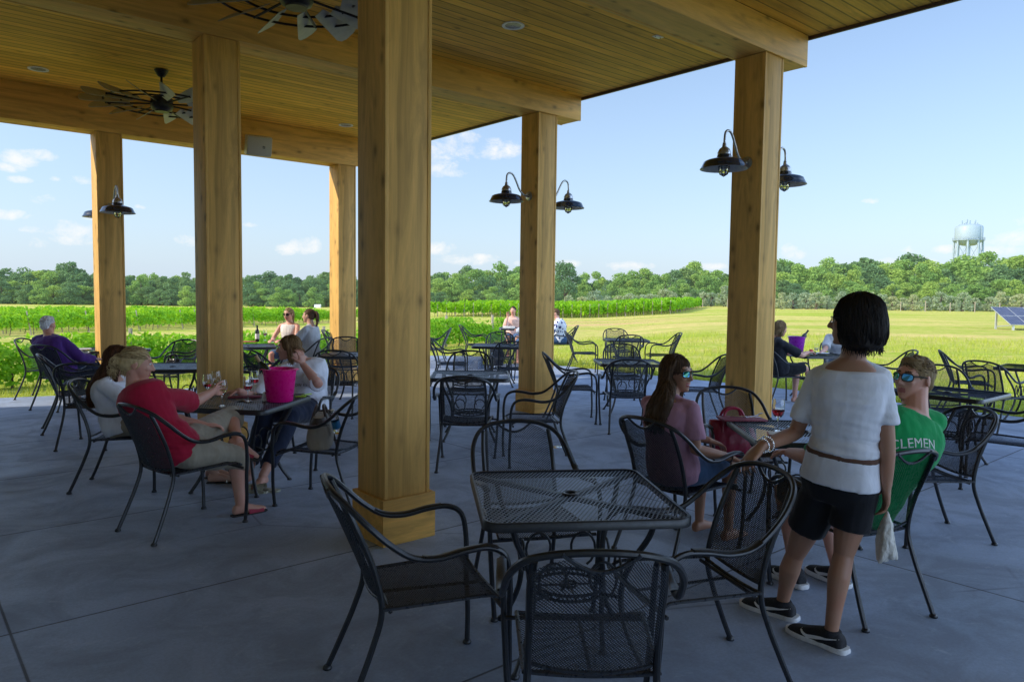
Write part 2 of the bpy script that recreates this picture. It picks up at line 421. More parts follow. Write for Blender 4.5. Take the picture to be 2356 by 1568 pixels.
base = h.mix(h.math('MULTIPLY', h.ramp(sp.outputs['Distance'], [(.018, 1.0), (.03, 0.0)]), h.math('GREATER_THAN', h.sep(sp.outputs['Color'])[1], .6)), base, (.06, .055, .05))
ck = h.n('ShaderNodeTexVoronoi', feature='DISTANCE_TO_EDGE'); nt.links.new(h.vmath('ADD', c, h.vmath('MULTIPLY', h.n('ShaderNodeTexNoise').outputs['Color'], (.5, .5, 0))), ck.inputs['Vector']); ck.inputs['Scale'].default_value = .33
base = h.mix(h.math('MULTIPLY', h.ramp(ck.outputs['Distance'], [(.0006, .55), (.0016, 0.0)]), h.ramp(h.noise(c, .7, 2), [(.50, 0.0), (.56, 1.0)])), base, (.07, .07, .075))
sv_ = h.n('ShaderNodeTexVoronoi'); nt.links.new(h.vmath('ADD', c, h.vmath('MULTIPLY', h.n('ShaderNodeTexNoise').outputs['Color'], (.25, .25, 0))), sv_.inputs['Vector']); sv_.inputs['Scale'].default_value = .8
base = h.mix(h.math('MULTIPLY', h.ramp(sv_.outputs['Distance'], [(.10, .30), (.20, 0.0)]), h.math('GREATER_THAN', h.sep(sv_.outputs['Color'])[0], .62)), base, (.16, .155, .15))
jm = None
for k, off, per in ((0, .42, 4.27), (1, 4.12, 1.71)):
    q = h.math('FRACT', h.math('DIVIDE', h.math('ADD', h.math('SUBTRACT', sx[k], off), per*20+per/2), per))
    e = h.math('MULTIPLY', h.math('ABSOLUTE', h.math('SUBTRACT', q, .5)), per)
    e = h.ramp(e, [(.0045, 1.0), (.0085, 0.0)])
    jm = e if jm is None else h.math('MAXIMUM', jm, e)
base = h.mix(h.math('MULTIPLY', jm, .85), base, (.03, .03, .032))
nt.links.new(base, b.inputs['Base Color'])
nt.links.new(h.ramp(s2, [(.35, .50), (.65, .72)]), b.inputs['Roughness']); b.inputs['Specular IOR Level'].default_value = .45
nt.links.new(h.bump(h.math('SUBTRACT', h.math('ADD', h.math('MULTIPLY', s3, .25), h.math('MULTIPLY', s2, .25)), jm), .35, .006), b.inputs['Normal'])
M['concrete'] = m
edge = [(-1.6, -9), (12.2, -9), (12.15, 0), (12.2, 4), (12.35, 7), (12.1, 10), (12.0, 12), (11.5, 13.1), (10, 13.7), (8, 14), (6.4, 13.9), (5, 13.2), (3.6, 12.75), (2.4, 12.95), (1, 13.35), (-1.6, 13.9)]
mb = MB(); n_ = len(edge)
for z in (0.0, -.16):
    for u_, v_ in edge: mb.v.append(Vector((u_, v_, z)))
mb.face(range(n_))
for i in range(n_): j = (i+1) % n_; mb.face((i, i+n_, j+n_, j))
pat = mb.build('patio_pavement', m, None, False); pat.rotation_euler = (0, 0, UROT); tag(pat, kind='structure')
# low concrete ledge at the far edge of the patio
mb = MB(); mb.bbox(-1.25, 1.25, -.55, .6, -.05, .19, .012)
o = mb.build('concrete_ledge', M['concrete'], None, True, 30); o.location = (-1.95, 16.55, 0); o.rotation_euler = (0, 0, R(-3))
tag(o, 'low raised concrete slab at the far patio edge right of the thick post', 'ledge')
# ================================================================== PAVILION
pav = empty('pavilion', (0, 0, 0), UROT); tag(pav, 'open timber pavilion with boarded ceiling, heavy beams and square posts over the patio', 'pavilion')
HB = .175; ZB = 4.10; ZC = 4.43
POSTS = [(2.61, 4.25), (2.61, 7.60), (2.61, 12.28), (6.45, 12.28), (6.99, 7.60), (6.99, 4.25)]
for i, (u_, v_) in enumerate(POSTS):
    zt = 3.92 if v_ > 12 else ZB
    mb = MB()
    mb.bbox(-HB, -HB+.028, -HB, HB, 0, zt, .003); mb.bbox(HB-.028, HB, -HB, HB, 0, zt, .003)
    mb.bbox(-HB+.0295, HB-.0295, -HB+.004, HB-.004, 0, zt-.001, .002)
    # a few checks and shakes: thin dark slits let into the faces
    p = mb.build('column', M['wood_z'], pav, True, 30); p.location = (u_, v_, 0); p.rotation_euler = (0, 0, 0)
    d = bpy.data.objects['column' if i == 0 else p.name]
    mb = MB(); q = .203
    mb.bbox(-q, -HB-.001, -q+.024, q-.024, 0, .305, .003); mb.bbox(HB+.001, q, -q+.024, q-.024, 0, .305, .003)
    mb.bbox(-q, q, -q, -q+.0235, 0, .305, .003); mb.bbox(-q, q, q-.0235, q, 0, .305, .003)
    mb.build('base_trim', M['wood_x'], p, True, 30)
for (v0, v1, z0, u1) in ((4.05, 4.45, ZB, 7.60), (7.40, 7.80, ZB, 7.60), (12.08, 12.46, 3.92, 6.66)):
    mb = MB()
    mb.bbox(-1.6, u1, v0, v0+.03, z0, ZC-.001, .003); mb.bbox(-1.6, u1, v1-.03, v1, z0, ZC-.001, .003)
    mb.bbox(-1.6, u1-.004, v0+.0305, v1-.0305, z0+.004, ZC-.002, .002)
    # scarf joints on the near face
    mb.build('beam', M['wood_x'], pav, True, 30)
mb = MB(); mb.box(-1.6, 7.62, -6.5, 12.73, ZC, ZC+.03); mb.build('ceiling', M['ceiling'], pav, False)
M['fascia'] = plain('dark_fascia', (.075, .04, .025), .5)
mb = MB(); mb.bbox(7.622, 7.66, -6.5, 12.77, ZC-.035, 4.86, .004); mb.bbox(-1.6, 7.62, 12.732, 12.77, ZC-.035, 4.86, .004); mb.build('fascia', M['fascia'], pav)
M['shingle'] = plain('roof_shingle', (.10, .09, .085), .9, 0, .3, 8)
mb = MB(); mb.box(-1.62, 7.75, -6.6, 12.85, 4.862, 4.93); mb.build('roof', M['shingle'], pav, False)
# the winery building that the pavilion leans against, left of and behind the eye
M['siding'] = plain('pale_siding', (.55, .54, .50), .8)
bw = empty('building', (0, 0, 0), UROT); tag(bw, kind='structure')
mb = MB(); mb.box(-4.6, -1.6, -9, 13.4, -.1, 5.2); mb.build('wall', M['siding'], bw, False)
def on_pav(o, u_, v_, z, rz=0.0):
    o.location = uv(u_, v_, z); o.rotation_euler = (0, 0, UROT+rz)
# ---------------------------------------------------------------- ceiling things
M['dark_steel'] = plain('oil_rubbed_bronze', (.018, .015, .013), .45, .4, .3, 40)
M['blade'] = plain('fan_blade_grey', (.40, .37, .31), .5, .0, .12, 12)
def make_fan():
    t = empty('ceiling_fan')
    mb = MB(); mb.lathe([(.02, 0), (.085, -.01), (.075, -.03), (.045, -.085), (.02, -.095)], 20); mb.build('canopy', M['dark_steel'], t)
    mb = MB(); mb.tube([(0, 0, -.08), (0, 0, -.34)], .014, 10); mb.build('down_rod', M['dark_steel'], t)
    mb = MB(); mb.lathe([(.03, -.31), (.06, -.33), (.13, -.36), (.135, -.47), (.12, -.50), (.09, -.515), (.085, -.53), (.0, -.53)], 24); mb.build('motor', M['dark_steel'], t)
    mb = MB()
    for rr_, z in ((.46, -.43), (.66, -.44)):
        mb.tube([(rr_*math.cos(2*math.pi*k/48), rr_*math.sin(2*math.pi*k/48), z) for k in range(48)], .011, 6, closed=True)
    for k in range(8):
        a = 2*math.pi*k/8; mb.tube([(.11*math.cos(a), .11*math.sin(a), -.43), (.68*math.cos(a), .68*math.sin(a), -.44)], .011, 6)
    mb.build('blade_ring', M['dark_steel'], t)
    for k in range(15):
        a = 2*math.pi*(k+.3)/15; mb = MB()
        tilt = R(-36)
        def P(r_, s_, o_=0):
            x = Vector((math.cos(a), math.sin(a), 0)); y = Vector((-math.sin(a), math.cos(a), 0))
            return x*r_+y*s_*math.cos(tilt)+Vector((0, 0, -.435+s_*math.sin(tilt)+o_))
        pr = [(.36, .045), (.5, .064), (.68, .086), (.84, .104), (.90, .088), (.925, .04)]
        vs = []
        for oz in (.003, -.003):
            for r_, hw in pr: vs += [P(r_, -hw, oz), P(r_, hw, oz)]
        n2_ = len(pr)*2; fs = []
        for i in range(len(pr)-1):
            q = 2*i; fs += [(q, q+1, q+3, q+2), (n2_+q, n2_+q+2, n2_+q+3, n2_+q+1), (q, q+2, n2_+q+2, n2_+q), (q+1, n2_+q+1, n2_+q+3, q+3)]
        fs += [(0, n2_, n2_+1, 1), (n2_-2, n2_-1, 2*n2_-1, 2*n2_-2)]
        mb.add(vs, fs); mb.build('blade', M['blade'], t, False)
    return t
f1 = make_fan(); f2 = copy_tree(f1)
on_pav(f1, 2.80, 10.15, ZC, .2); on_pav(f2, 2.60, 5.72, ZC, .9)
tag(f1, 'farther windmill ceiling fan hanging whole beyond the middle beam', 'ceiling fan', 'windmill fans under the ceiling')
tag(f2, 'nearer windmill ceiling fan cut off by the top of the frame', 'ceiling fan', 'windmill fans under the ceiling')
M['can'] = plain('reflector', (.28, .28, .27), .3, .3)
for i, (p, lab) in enumerate((((5.08, 5.95), 'recessed ceiling light nearest the camera, right of the thick post'), ((1.62, 11.2), 'recessed ceiling light at the far left above the left beam'), ((6.0, 11.3), 'recessed ceiling light farthest back, right of the loudspeaker'))):
    t = empty('recessed_light'); mb = MB(); mb.lathe([(.085, -.002), (.118, -.002), (.118, -.011), (.10, -.014), (.085, -.008)], 28, None, False, False); mb.build('trim_ring', M['lens'], t)
    mb = MB(); mb.lathe([(.086, -.008), (.07, -.003), (.0, -.002)], 24, None, False, True); mb.build('reflector', M['can'], t)
    on_pav(t, p[0], p[1], ZC); tag(t, lab, 'ceiling light', 'recessed lights in the board ceiling')
t = empty('junction_plate'); mb = MB(); mb.bbox(-.06, .06, -.035, .035, -.006, 0, .002); mb.build('cover', M['lens'], t)
mb = MB()
for s_ in (-.042, .042):
    mb = MB(); mb.lathe([(.006, -.0095), (.006, -.006)], 8, Matrix.Translation((s_, 0, 0))); mb.build('screw', M['dark_steel'], t)
on_pav(t, 6.45, 5.15, ZC); tag(t, 'small white cover plate on the ceiling boards near the right beam', 'cover plate')
# loudspeaker on the far beam
t = empty('loudspeaker'); mb = MB(); mb.bbox(-.20, .20, -.06, .12, -.16, .16, .03); mb.build('cabinet', plain('speaker_white', (.52, .49, .43), .5), t)
m, nt, b = new_mat('speaker_grille'); h = N(nt); vo = h.n('ShaderNodeTexVoronoi'); nt.links.new(h.mapping(h.coord(), (1, 1, 1)), vo.inputs['Vector']); vo.inputs['Scale'].default_value = 180
nt.links.new(h.ramp(vo.outputs['Distance'], [(.2, (.36, .34, .30)), (.5, (.47, .45, .40))]), b.inputs['Base Color']); b.inputs['Roughness'].default_value = .6
mb = MB(); mb.bbox(-.185, .185, -.068, -.058, -.145, .145, .008); gr_ = mb.build('grille', m, t)
mb = MB(); mb.bbox(.045, .083, -.073, -.0675, -.03, .008, .002); lg = mb.build('badge', plain('badge_dark', (.02, .02, .025), .4), gr_)
mb = MB(); mb.box(.051, .055, -.0745, -.0725, -.012, -.002); mb.box(.051, .061, -.0745, -.0725, -.020, -.016); mb.box(.065, .069, -.0745, -.0725, -.020, 0); mb.box(.069, .076, -.0745, -.0725, -.012, -.008); mb.build('badge_mark', M['lens'], gr_)
mb = MB(); mb.tube([(0, .11, 0), (0, .26, .05)], .03, 10); mb.build('bracket', M['dark_steel'], t)
on_pav(t, 4.72, 11.82, 3.98); t.rotation_euler = Euler((R(14), 0, UROT-R(8)), 'XYZ'); tag(t, 'white wall loudspeaker with small dark badge hung on the far beam', 'loudspeaker')
# ---------------------------------------------------------------- barn lamps
M['enamel'] = plain('black_enamel', (.012, .022, .045), .16, 0, .2, 20, 0, .6, 0, .5)
M['zinc'] = plain('galvanised', (.42, .43, .44), .32, .9, .25, 60)
M['reflw'] = plain('lamp_inside', (.55, .56, .56), .4)
M['bulb'] = glassm('jar_glass', (.95, .97, .97), .05)
def make_lamp():
    t = empty('barn_lamp')
    mb = MB(); mb.lathe([(.062, 0), (.062, .008), (.05, .014), (.022, .018), (.02, .05)], 20, Matrix.Rotation(R(-90), 4, 'X') @ Matrix.Identity(4)); mb.build('wall_plate', M['zinc'], t)
    mb = MB(); mb.tube(catmull([(0, .02, 0), (0, .09, .004), (0, .17, .06), (0, .235, .17), (0, .29, .25), (0, .345, .275), (0, .395, .25), (0, .41, .18), (0, .41, .11)], 6), .0125, 10); mb.build('gooseneck', M['zinc'], t)
    T = Matrix.Translation((0, .41, 0))
    mb = MB(); mb.lathe([(.018, .145), (.022, .12), (.024, .105), (.05, .085), (.066, .05), (.066, .03)], 20, T); mb.build('socket_cap', M['zinc'], t)
    prof_ = [(.062, .03), (.07, .018), (.072, .0), (.105, -.008), (.170, -.026), (.196, -.040), (.212, -.075), (.229, -.106), (.234, -.110)]
    mb = MB(); mb.lathe(prof_, 32, T, False, False); n_ = len(mb.f)
    mb.mi = 1; mb.lathe([(r_-.004, z-.003) for r_, z in prof_][::-1], 32, T, False, False); mb.build('shade', [M['enamel'], M['reflw']], t, True, 60)
    mb = MB(); mb.lathe([(.035, -.02), (.045, -.06), (.046, -.12), (.036, -.155), (.018, -.172), (0, -.176)], 18, T); mb.build('globe', M['bulb'], t)
    mb = MB()
    for k in range(4):
        a = math.pi*k/4+.2; ca, sa = math.cos(a), math.sin(a)
        mb.tube([(ca*r_, .41+sa*r_, z) for r_, z in ((.05, -.03), (.055, -.11), (.042, -.16), (0, -.186), (-.042, -.16), (-.055, -.11), (-.05, -.03))], .0035, 5)
    for z, r_ in ((-.09, .055), (-.14, .050)):
        mb.tube([(r_*math.cos(2*math.pi*k/20), .41+r_*math.sin(2*math.pi*k/20), z) for k in range(20)], .0035, 5, closed=True)
    mb.build('guard', M['dark_steel'], t)
    return t
L0 = make_lamp(); first = True
for (u_, v_, z, side, lab) in (
        (6.99, 4.25, 3.02, '-u', 'black barn lamp on the left face of the right post, the largest in view'),
        (6.99, 4.25, 2.99, '+u', 'black barn lamp half hidden on the right side of the right post'),
        (6.99, 7.60, 2.99, '-u', 'black barn lamp on the left face of the middle post with round zinc plate'),
        (6.99, 7.60, 3.00, '+u', 'black barn lamp on the right side of the middle post against open sky'),
        (2.61, 12.28, 2.84, '-v', 'black barn lamp facing the camera on the far left post'),
        (2.61, 12.28, 2.86, '+v', 'barn lamp whose lit rim peeks out behind the far left post')):
    t = L0 if first else copy_tree(L0); first = False
    du, dv, rz = {'-u': (-HB, 0, math.pi/2), '+u': (HB, 0, -math.pi/2), '-v': (0, -HB, math.pi), '+v': (0, HB, 0.0)}[side]
    on_pav(t, u_+du, v_+dv, z, rz); tag(t, lab, 'wall lamp', 'gooseneck barn lamps on the posts')
# ================================================================== VEGETATION
def leafmat(name, lo, hi, trans=.35, haze=0.0):
    m, nt, b = new_mat(name); h = N(nt); c = h.coord()
    oi = h.n('ShaderNodeObjectInfo'); ge = h.n('ShaderNodeNewGeometry')
    f = h.math('ADD', h.math('MULTIPLY', h.noise(c, .55, 3), .6), h.math('MULTIPLY', ge.outputs['Random Per Island'], .4))
    col = h.ramp(f, [(.25, lo), (.75, hi)])
    col = h.mix(h.math('MULTIPLY', oi.outputs['Random'], .55), col, (lo[0]*.75, lo[1]*.95, lo[2]*1.2))
    col = h.mix(h.ramp(h.math('FRACT', h.math('MULTIPLY', oi.outputs['Random'], 7.3)), [(.6, 0.0), (1, .5)]), col, (hi[0]*1.25, hi[1]*1.02, hi[2]*.7))
    nt.links.new(col, b.inputs['Base Color']); b.inputs['Roughness'].default_value = .6; b.inputs['Specular IOR Level'].default_value = .25
    tr = h.n('ShaderNodeBsdfTranslucent'); nt.links.new(h.mix(.5, col, (hi[0]*1.4, hi[1]*1.3, hi[2]*.6)), tr.inputs['Color'])
    ms = h.n('ShaderNodeMixShader'); ms.inputs[0].default_value = trans
    nt.links.new(b.outputs[0], ms.inputs[1]); nt.links.new(tr.outputs[0], ms.inputs[2]); out = ms.outputs[0]
    if haze:   # haze painted in: a pale glow mixed into the far leaves
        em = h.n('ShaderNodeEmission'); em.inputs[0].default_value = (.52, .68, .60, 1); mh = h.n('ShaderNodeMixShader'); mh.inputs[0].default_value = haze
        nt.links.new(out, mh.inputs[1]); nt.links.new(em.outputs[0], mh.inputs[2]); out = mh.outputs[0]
    nt.links.new(out, nt.nodes['Material Output'].inputs['Surface'])
    return m
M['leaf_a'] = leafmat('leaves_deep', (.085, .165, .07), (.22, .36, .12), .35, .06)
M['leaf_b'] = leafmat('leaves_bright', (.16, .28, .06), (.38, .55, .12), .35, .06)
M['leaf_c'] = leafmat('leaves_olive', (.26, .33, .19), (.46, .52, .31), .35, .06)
M['vine'] = leafmat('vine_leaves', (.13, .31, .012), (.34, .62, .035), .4)
M['bark'] = plain('bark', (.13, .10, .075), .9, 0, .35, 6, .4)
M['post_wood'] = plain('weathered_post', (.36, .30, .22), .85, 0, .25, 12)
M['wire'] = plain('fence_wire', (.30, .30, .30), .4, .7)
def leaf(mb, p, nrm, s, rg):
    n = nrm.normalized(); t = n.orthogonal().normalized(); t = Quaternion(n, rg.uniform(0, 6.28)) @ t; b = n.cross(t)
    a = s*rg.uniform(.7, 1.2); c = a*rg.uniform(.55, .8)
    k = len(mb.v); mb.v += [p-t*a, p+b*c*.8-t*a*.1+n*s*.15, p+t*a, p-b*c*.8+t*a*.1+n*s*.1]
    mb.face((k, k+1, k+2, k+3))
def rdir(rg):
    while True:
        v = Vector((rg.uniform(-1, 1), rg.uniform(-1, 1), rg.uniform(-1, 1)))
        if .05 < v.length < 1: return v.normalized()
def tree_proto(seed, hgt=10.0, wid=.42, base=.12, leaves=2400, size=.34, kind='leaf_a', shape=0, name='tree'):
    rg = random.Random(seed); t = empty(name)
    mb = MB(); top = Vector((rg.uniform(-.3, .3), rg.uniform(-.3, .3), hgt*.8))
    mb.tube(catmull([(0, 0, -.4), (.05, .02, hgt*.25), (top.x*.6, top.y*.6, hgt*.5), top], 4), [.30-.27*i/12 for i in range(13)], 7)
    cl = []
    for k in range(34):
        if shape == 0: zc = rg.uniform(base+.10, .96)
        else: zc = rg.uniform(.35, .92)
        f = (zc-base)/(1-base)
        env = wid*hgt*(math.sin(math.pi*min(1, max(0, f*.86+.16)))**.65)
        a = rg.uniform(0, 6.28); r_ = env*math.sqrt(rg.uniform(.05, 1))*.82
        rad_ = hgt*rg.uniform(.055, .135)
        cl.append((Vector((r_*math.cos(a), r_*math.sin(a), zc*hgt)), rad_))
    for c, r_ in cl[:10]:
        z0 = c.z*rg.uniform(.4, .7); mb.tube(catmull([(top.x*z0/hgt*.6, top.y*z0/hgt*.6, z0), (c.x*.5, c.y*.5, (z0+c.z)*.5), c], 3), [.10-.08*i/6 for i in range(7)], 5)
    mb.build('trunk', M['bark'], t)
    mb = MB()
    for i in range(leaves):
        c, r_ = cl[rg.randrange(len(cl))]; d = rdir(rg)
        if d.z < -.35 and rg.random() < .6: d.z = -d.z
        p = c+d*r_*rg.uniform(.70, 1.15)
        leaf(mb, p, d+rdir(rg)*1.1, size, rg)
    mb.build('crown', M[kind], t, False)
    return t
PROT = []
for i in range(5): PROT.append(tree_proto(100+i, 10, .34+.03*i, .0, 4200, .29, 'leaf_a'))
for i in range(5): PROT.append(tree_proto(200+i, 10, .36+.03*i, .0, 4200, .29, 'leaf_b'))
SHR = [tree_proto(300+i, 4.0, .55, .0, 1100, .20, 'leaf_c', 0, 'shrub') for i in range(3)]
LONE = tree_proto(77, 10, .36, .30, 2600, .30, 'leaf_a', 1)
USED = set()
def plant(proto, pos, hgt, wide, rg, lab, group, pro_h=10.0, cat='tree'):
    if proto.name in USED: o = copy_tree(proto)
    else: o = proto; USED.add(proto.name)
    s = hgt/pro_h; o.location = pos; o.scale = (s*wide, s*wide, s); o.rotation_euler = (0, 0, rg.uniform(0, 6.28))
    return tag(o, lab, cat, group)
TOPS = [(-300, 612), (0, 612), (120, 611), (215, 609), (300, 627), (440, 631), (565, 632), (780, 629), (860, 632), (993, 634), (1060, 622), (1150, 613), (1190, 622), (1270, 630), (1340, 638), (1400, 629), (1480, 623), (1560, 622), (1600, 609), (1660, 614), (1700, 624), (1780, 597), (1850, 601), (1960, 597), (2060, 592), (2140, 594), (2200, 603), (2290, 589), (2356, 598), (2700, 596)]
rg = random.Random(11)
def zone(px):
    if px < 450: return ('dark dense tree in the backlit wood at the far left', 'trees of the far left wood', 'leaf')
    if px < 900: return ('dark dense tree in the wood seen left of the thick post', 'trees of the left middle wood', 'leaf')
    if px < 1240: return ('green tree behind the vineyard left of the middle post', 'trees behind the vineyard', 'leaf')
    if px < 1730: return ('green tree behind the vineyard between the middle and right posts', 'trees between the posts', 'leaf')
    return ('tall green tree in the wood right of the right post', 'trees of the right wood', 'leaf')
def hidden(px): return 822 < px < 985 or (458 < px < 552) or (1690 < px < 1765)
for row, (dl, dr, step, hf) in enumerate(((262, 172, 24, 1.0), (250, 160, 26, .84), (242, 150, 30, .56))):
    px = -120.0
    while px < 2500:
        px += step*rg.uniform(.75, 1.25)
        if hidden(px): continue
        if px < 850: D = dl
        elif px < 1700: D = 205-(row*8)+rg.uniform(-6, 6)
        else: D = dr
        D += rg.uniform(-5, 5)
        d = ray(px, 690); pos = Vector((d.x/d.y*D, D, 0)); pos.z = tz(pos.x, pos.y)-.2
        top = at(px, prof(TOPS, px), D).z
        hgt = (top-pos.z)*hf*rg.uniform(.78, 1.07)
        pool = PROT[:5] if (px < 850 and rg.random() < .8) or rg.random() < .35 else PROT[5:]
        lab, grp, _ = zone(px)
        if row == 2: lab = lab.replace('tree', 'low bushy tree', 1) if 'tall' not in lab else 'low bushy green tree in front of the right wood'; grp = 'low '+grp
        plant(pool[rg.randrange(len(pool))], pos, hgt, rg.uniform(1.1, 1.5)*(1 if row < 2 else 1.35), rg, lab, grp)
d = ray(1300, 690); D = 176; pos = Vector((d.x/d.y*D, D, 0)); pos.z = tz(pos.x, pos.y)-.2
plant(LONE, pos, at(1300, 602, D).z-pos.z, 1.0, rg, 'lone round-headed tree standing above the tree line just right of the middle post', None)
px = 1275.0
while px < 2420:
    px += rg.uniform(20, 34)
    if hidden(px): continue
    D = (168 if px < 1700 else 138)+rg.uniform(-3, 3); d = ray(px, 690); pos = Vector((d.x/d.y*D, D, 0)); pos.z = tz(pos.x, pos.y)-.15
    right = px > 1700
    plant(SHR[rg.randrange(3)], pos, (3.0 if right else 3.6)*rg.uniform(.8, 1.3), rg.uniform(1.0, 1.3), rg, 'grey-green olive shrub at the foot of the right wood' if right else 'grey-green olive shrub behind the vineyard', 'olive shrubs right' if right else 'olive shrubs behind the vineyard', 4.0, 'shrub')
px = 90.0
for px in (92, 430, 250, 640, 720):
    D = 236; d = ray(px, 690); pos = Vector((d.x/d.y*D, D, 0)); pos.z = tz(pos.x, pos.y)-.1
    plant(PROT[5+int(px) % 5], pos, 6.2, 1.5, rg, 'pale rounded bush standing in front of the dark left wood', 'pale bushes before the dark wood', 10.0, 'bush')
# ---------------------------------------------------------------- vineyard
def vine_row(name, line, lab, group, hgt, low, wid, per_m, size, seed, posts=(), post_h=1.7, lean=0.0, trunk_every=1.6, gap=0.35):
    """line: list of ground points; foliage in separate vine plants, trunks, posts"""
    rg = random.Random(seed); t = empty(name, line[0]); o0 = Vector(line[0])
    tot = sum((Vector(b)-Vector(a)).length for a, b in zip(line, line[1:]))
    def P(s):
        for a, b in zip(line, line[1:]):
            a, b = Vector(a), Vector(b); l = (b-a).length
            if s <= l: return a.lerp(b, s/l), (b-a).normalized()
            s -= l
        return b, (b-a).normalized()
    mb = MB(); s = 0.0
    plants = []
    while s < tot: plants.append((s+rg.uniform(-.2, .2), rg.uniform(.8, 1.2), rg.uniform(.7, 1.1))); s += trunk_every
    for i in range(int(tot*per_m)):
        s0, hs, ws = plants[rg.randrange(len(plants))]
        s = min(max(0, s0+rg.gauss(0, trunk_every*gap)), tot); p, d = P(s); n = Vector((-d.y, d.x, 0))
        zz = rg.random()**.75; w_ = wid*ws*(1.0-.55*abs(zz-.55))*math.copysign(abs(rg.uniform(-1, 1))**.6, rg.uniform(-1, 1))
        bump_ = .12*noise.noise(Vector((p.x*.9, p.y*.9, 3)))
        q = p-o0+n*w_+Vector((0, 0, low+(hgt*hs-low)*zz+bump_)); q.z += tz(p.x, p.y)-p.z
        leaf(mb, q, n*math.copysign(.8, w_)+Vector((0, 0, .7))+rdir(rg)*.8, size, rg)
    mb.build('foliage', M['vine'], t, False)
    mb = MB()
    for s0, hs, ws in plants:
        p, d = P(min(s0, tot)); q = p-o0; q.z += tz(p.x, p.y)-p.z; k = rg.uniform(-.1, .1)
        mb.tube([q+Vector((0, 0, -.05)), q+Vector((k, .03, hgt*.3)), q+Vector((k*.5, 0, hgt*.6))], [.03, .025, .02], 5)
    mb.build('trunk', M['bark'], t)
    for s in posts:
        p, d = P(min(s, tot)); q = p-o0; q.z += tz(p.x, p.y)-p.z
        mb = MB(); mb.tube([q+Vector((0, 0, -.1)), q+d*lean*-1+Vector((0, 0, post_h))], .05, 6); mb.build('post', M['post_wood'], t)
    return tag(t, lab, 'vine row', group)
def gp(x, y): return Vector((x, y, tz(x, y)))
ln = [gp(-19, 2.0), gp(-14, 10.2), gp(-9.7, 17.2), gp(-5, 25), gp(0.4, 33.4)]
vine_row('vine_row', ln, 'nearest bushy vine row along the lawn just beyond the patio', None, .95, .10, .62, 640, .085, 1, [9+3.2*i for i in range(9)], 1.25, .0, 1.15, .42)
ORD = ['nearest', 'second', 'third', 'fourth', 'fifth', 'sixth', 'seventh']
for k in range(9):
    s0 = Vector((-37, 43, 0))+Vector((-.93, .37, 0))*2.9*k
    ln = [gp(s0.x+.37*q, s0.y+.93*q) for q in (0, 16, 32, 50)]
    vine_row('vine_row', ln, (ORD+['eighth', 'ninth'])[k]+' row of the left vineyard block beyond the bare track', 'left vineyard rows', 1.5, .4, .5, 125 if k < 3 else 80, .17 if k < 3 else .2, 20+k, [.2]+([4.5*i for i in range(1, 11)] if k < 2 else []), 1.65, .3, 1.5, .33)
DR = Vector((.30, .95, 0)).normalized(); NR = 28
for k in range(NR):
    px = 985+(1543-985)*k/(NR-1); d = ray(px, 690); Y0 = 92; X0 = d.x/d.y*Y0
    L = 62
    ln = [gp(X0+DR.x*s, Y0+DR.y*s) for s in (0, 20, 40, L)]
    right = k == NR-1
    if k == 0: lab = 'row of the middle vineyard block farthest left beside the thick post'
    elif right: lab = 'last row on the right of the middle vineyard block with its line of posts'
    else: lab = 'row inside the middle vineyard block ending in a short post'
    vine_row('vine_row', ln, lab, None if right or k == 0 else 'middle vineyard rows', 1.75, .5, .55, 17 if not right else 34, .34, 60+k, ([0.2]+[5.0*i for i in range(1, 12)]) if right else [0.2], 1.75, .0, 2.0, .4)
# ---------------------------------------------------------------- fence at the foot of the wood
fe = empty('wire_fence', gp(24, 130)); o0 = fe.location.copy()
pts = []
for px in [1560+57*i for i in range(17)]:
    D = 150 if px < 1680 else 128; D = 158-(px-1560)*.052; d = ray(px, 690); pts.append(gp(d.x/d.y*D, D))
for px in range(1000, 1545, 56):
    d = ray(px, 690); D = 166; pts.insert(0, gp(d.x/d.y*D, D))
pts.sort(key=lambda p: p.x)
for p in pts:
    mb = MB(); mb.tube([p-o0+Vector((0, 0, -.2)), p-o0+Vector((0, 0, 1.75+rnd.uniform(-.1, .15)))], .075, 6); mb.build('post', M['post_wood'], fe)
mb = MB()
for z in (.5, 1.0, 1.5): mb.tube([p-o0+Vector((0, 0, z)) for p in pts], .008, 4)
mb.build('wire', M['wire'], fe); tag(fe, 'long post-and-wire fence running along the foot of the wood', 'fence')
# ---------------------------------------------------------------- grass fringe by the patio and tufts in the lawn
mb = MB(); rg = random.Random(5)
def blade(p, hgt, rg):
    a = rg.uniform(0, 6.28); w_ = rg.uniform(.006, .011); dx, dy = math.cos(a)*w_, math.sin(a)*w_; lx, ly = rg.uniform(-.5, .5)*hgt, rg.uniform(-.5, .5)*hgt
    k = len(mb.v); mb.v += [p+Vector((-dx, -dy, 0)), p+Vector((dx, dy, 0)), p+Vector((lx+dx*.3, ly+dy*.3, hgt)), p+Vector((lx-dx*.3, ly-dy*.3, hgt))]; mb.face((k, k+1, k+2, k+3))
W2 = [uv(*e) for e in edge]
def outside(x, y):
    u_ = x*U.x+y*U.y; v_ = x*V.x+y*V.y; ins = False; j = len(edge)-1
    for i in range(len(edge)):
        (xi, yi), (xj, yj) = edge[i], edge[j]
        if (yi > v_) != (yj > v_) and u_ < (xj-xi)*(v_-yi)/(yj-yi)+xi: ins = not ins
        j = i
    return not ins
ne = len(edge)
for i in range(1, ne):
    a, b_ = W2[i], W2[(i+1) % ne]; L = (b_-a).length
    if a.y < 2 and b_.y < 2: continue
    for k in range(int(L*520)):
        p = a.lerp(b_, rg.random()); n = (p-uv(5, 5)).normalized(); p = p+n*abs(rg.gauss(0, .35))
        if outside(p.x, p.y): p.z = tz(p.x, p.y); blade(p, rg.uniform(.04, .10), rg)
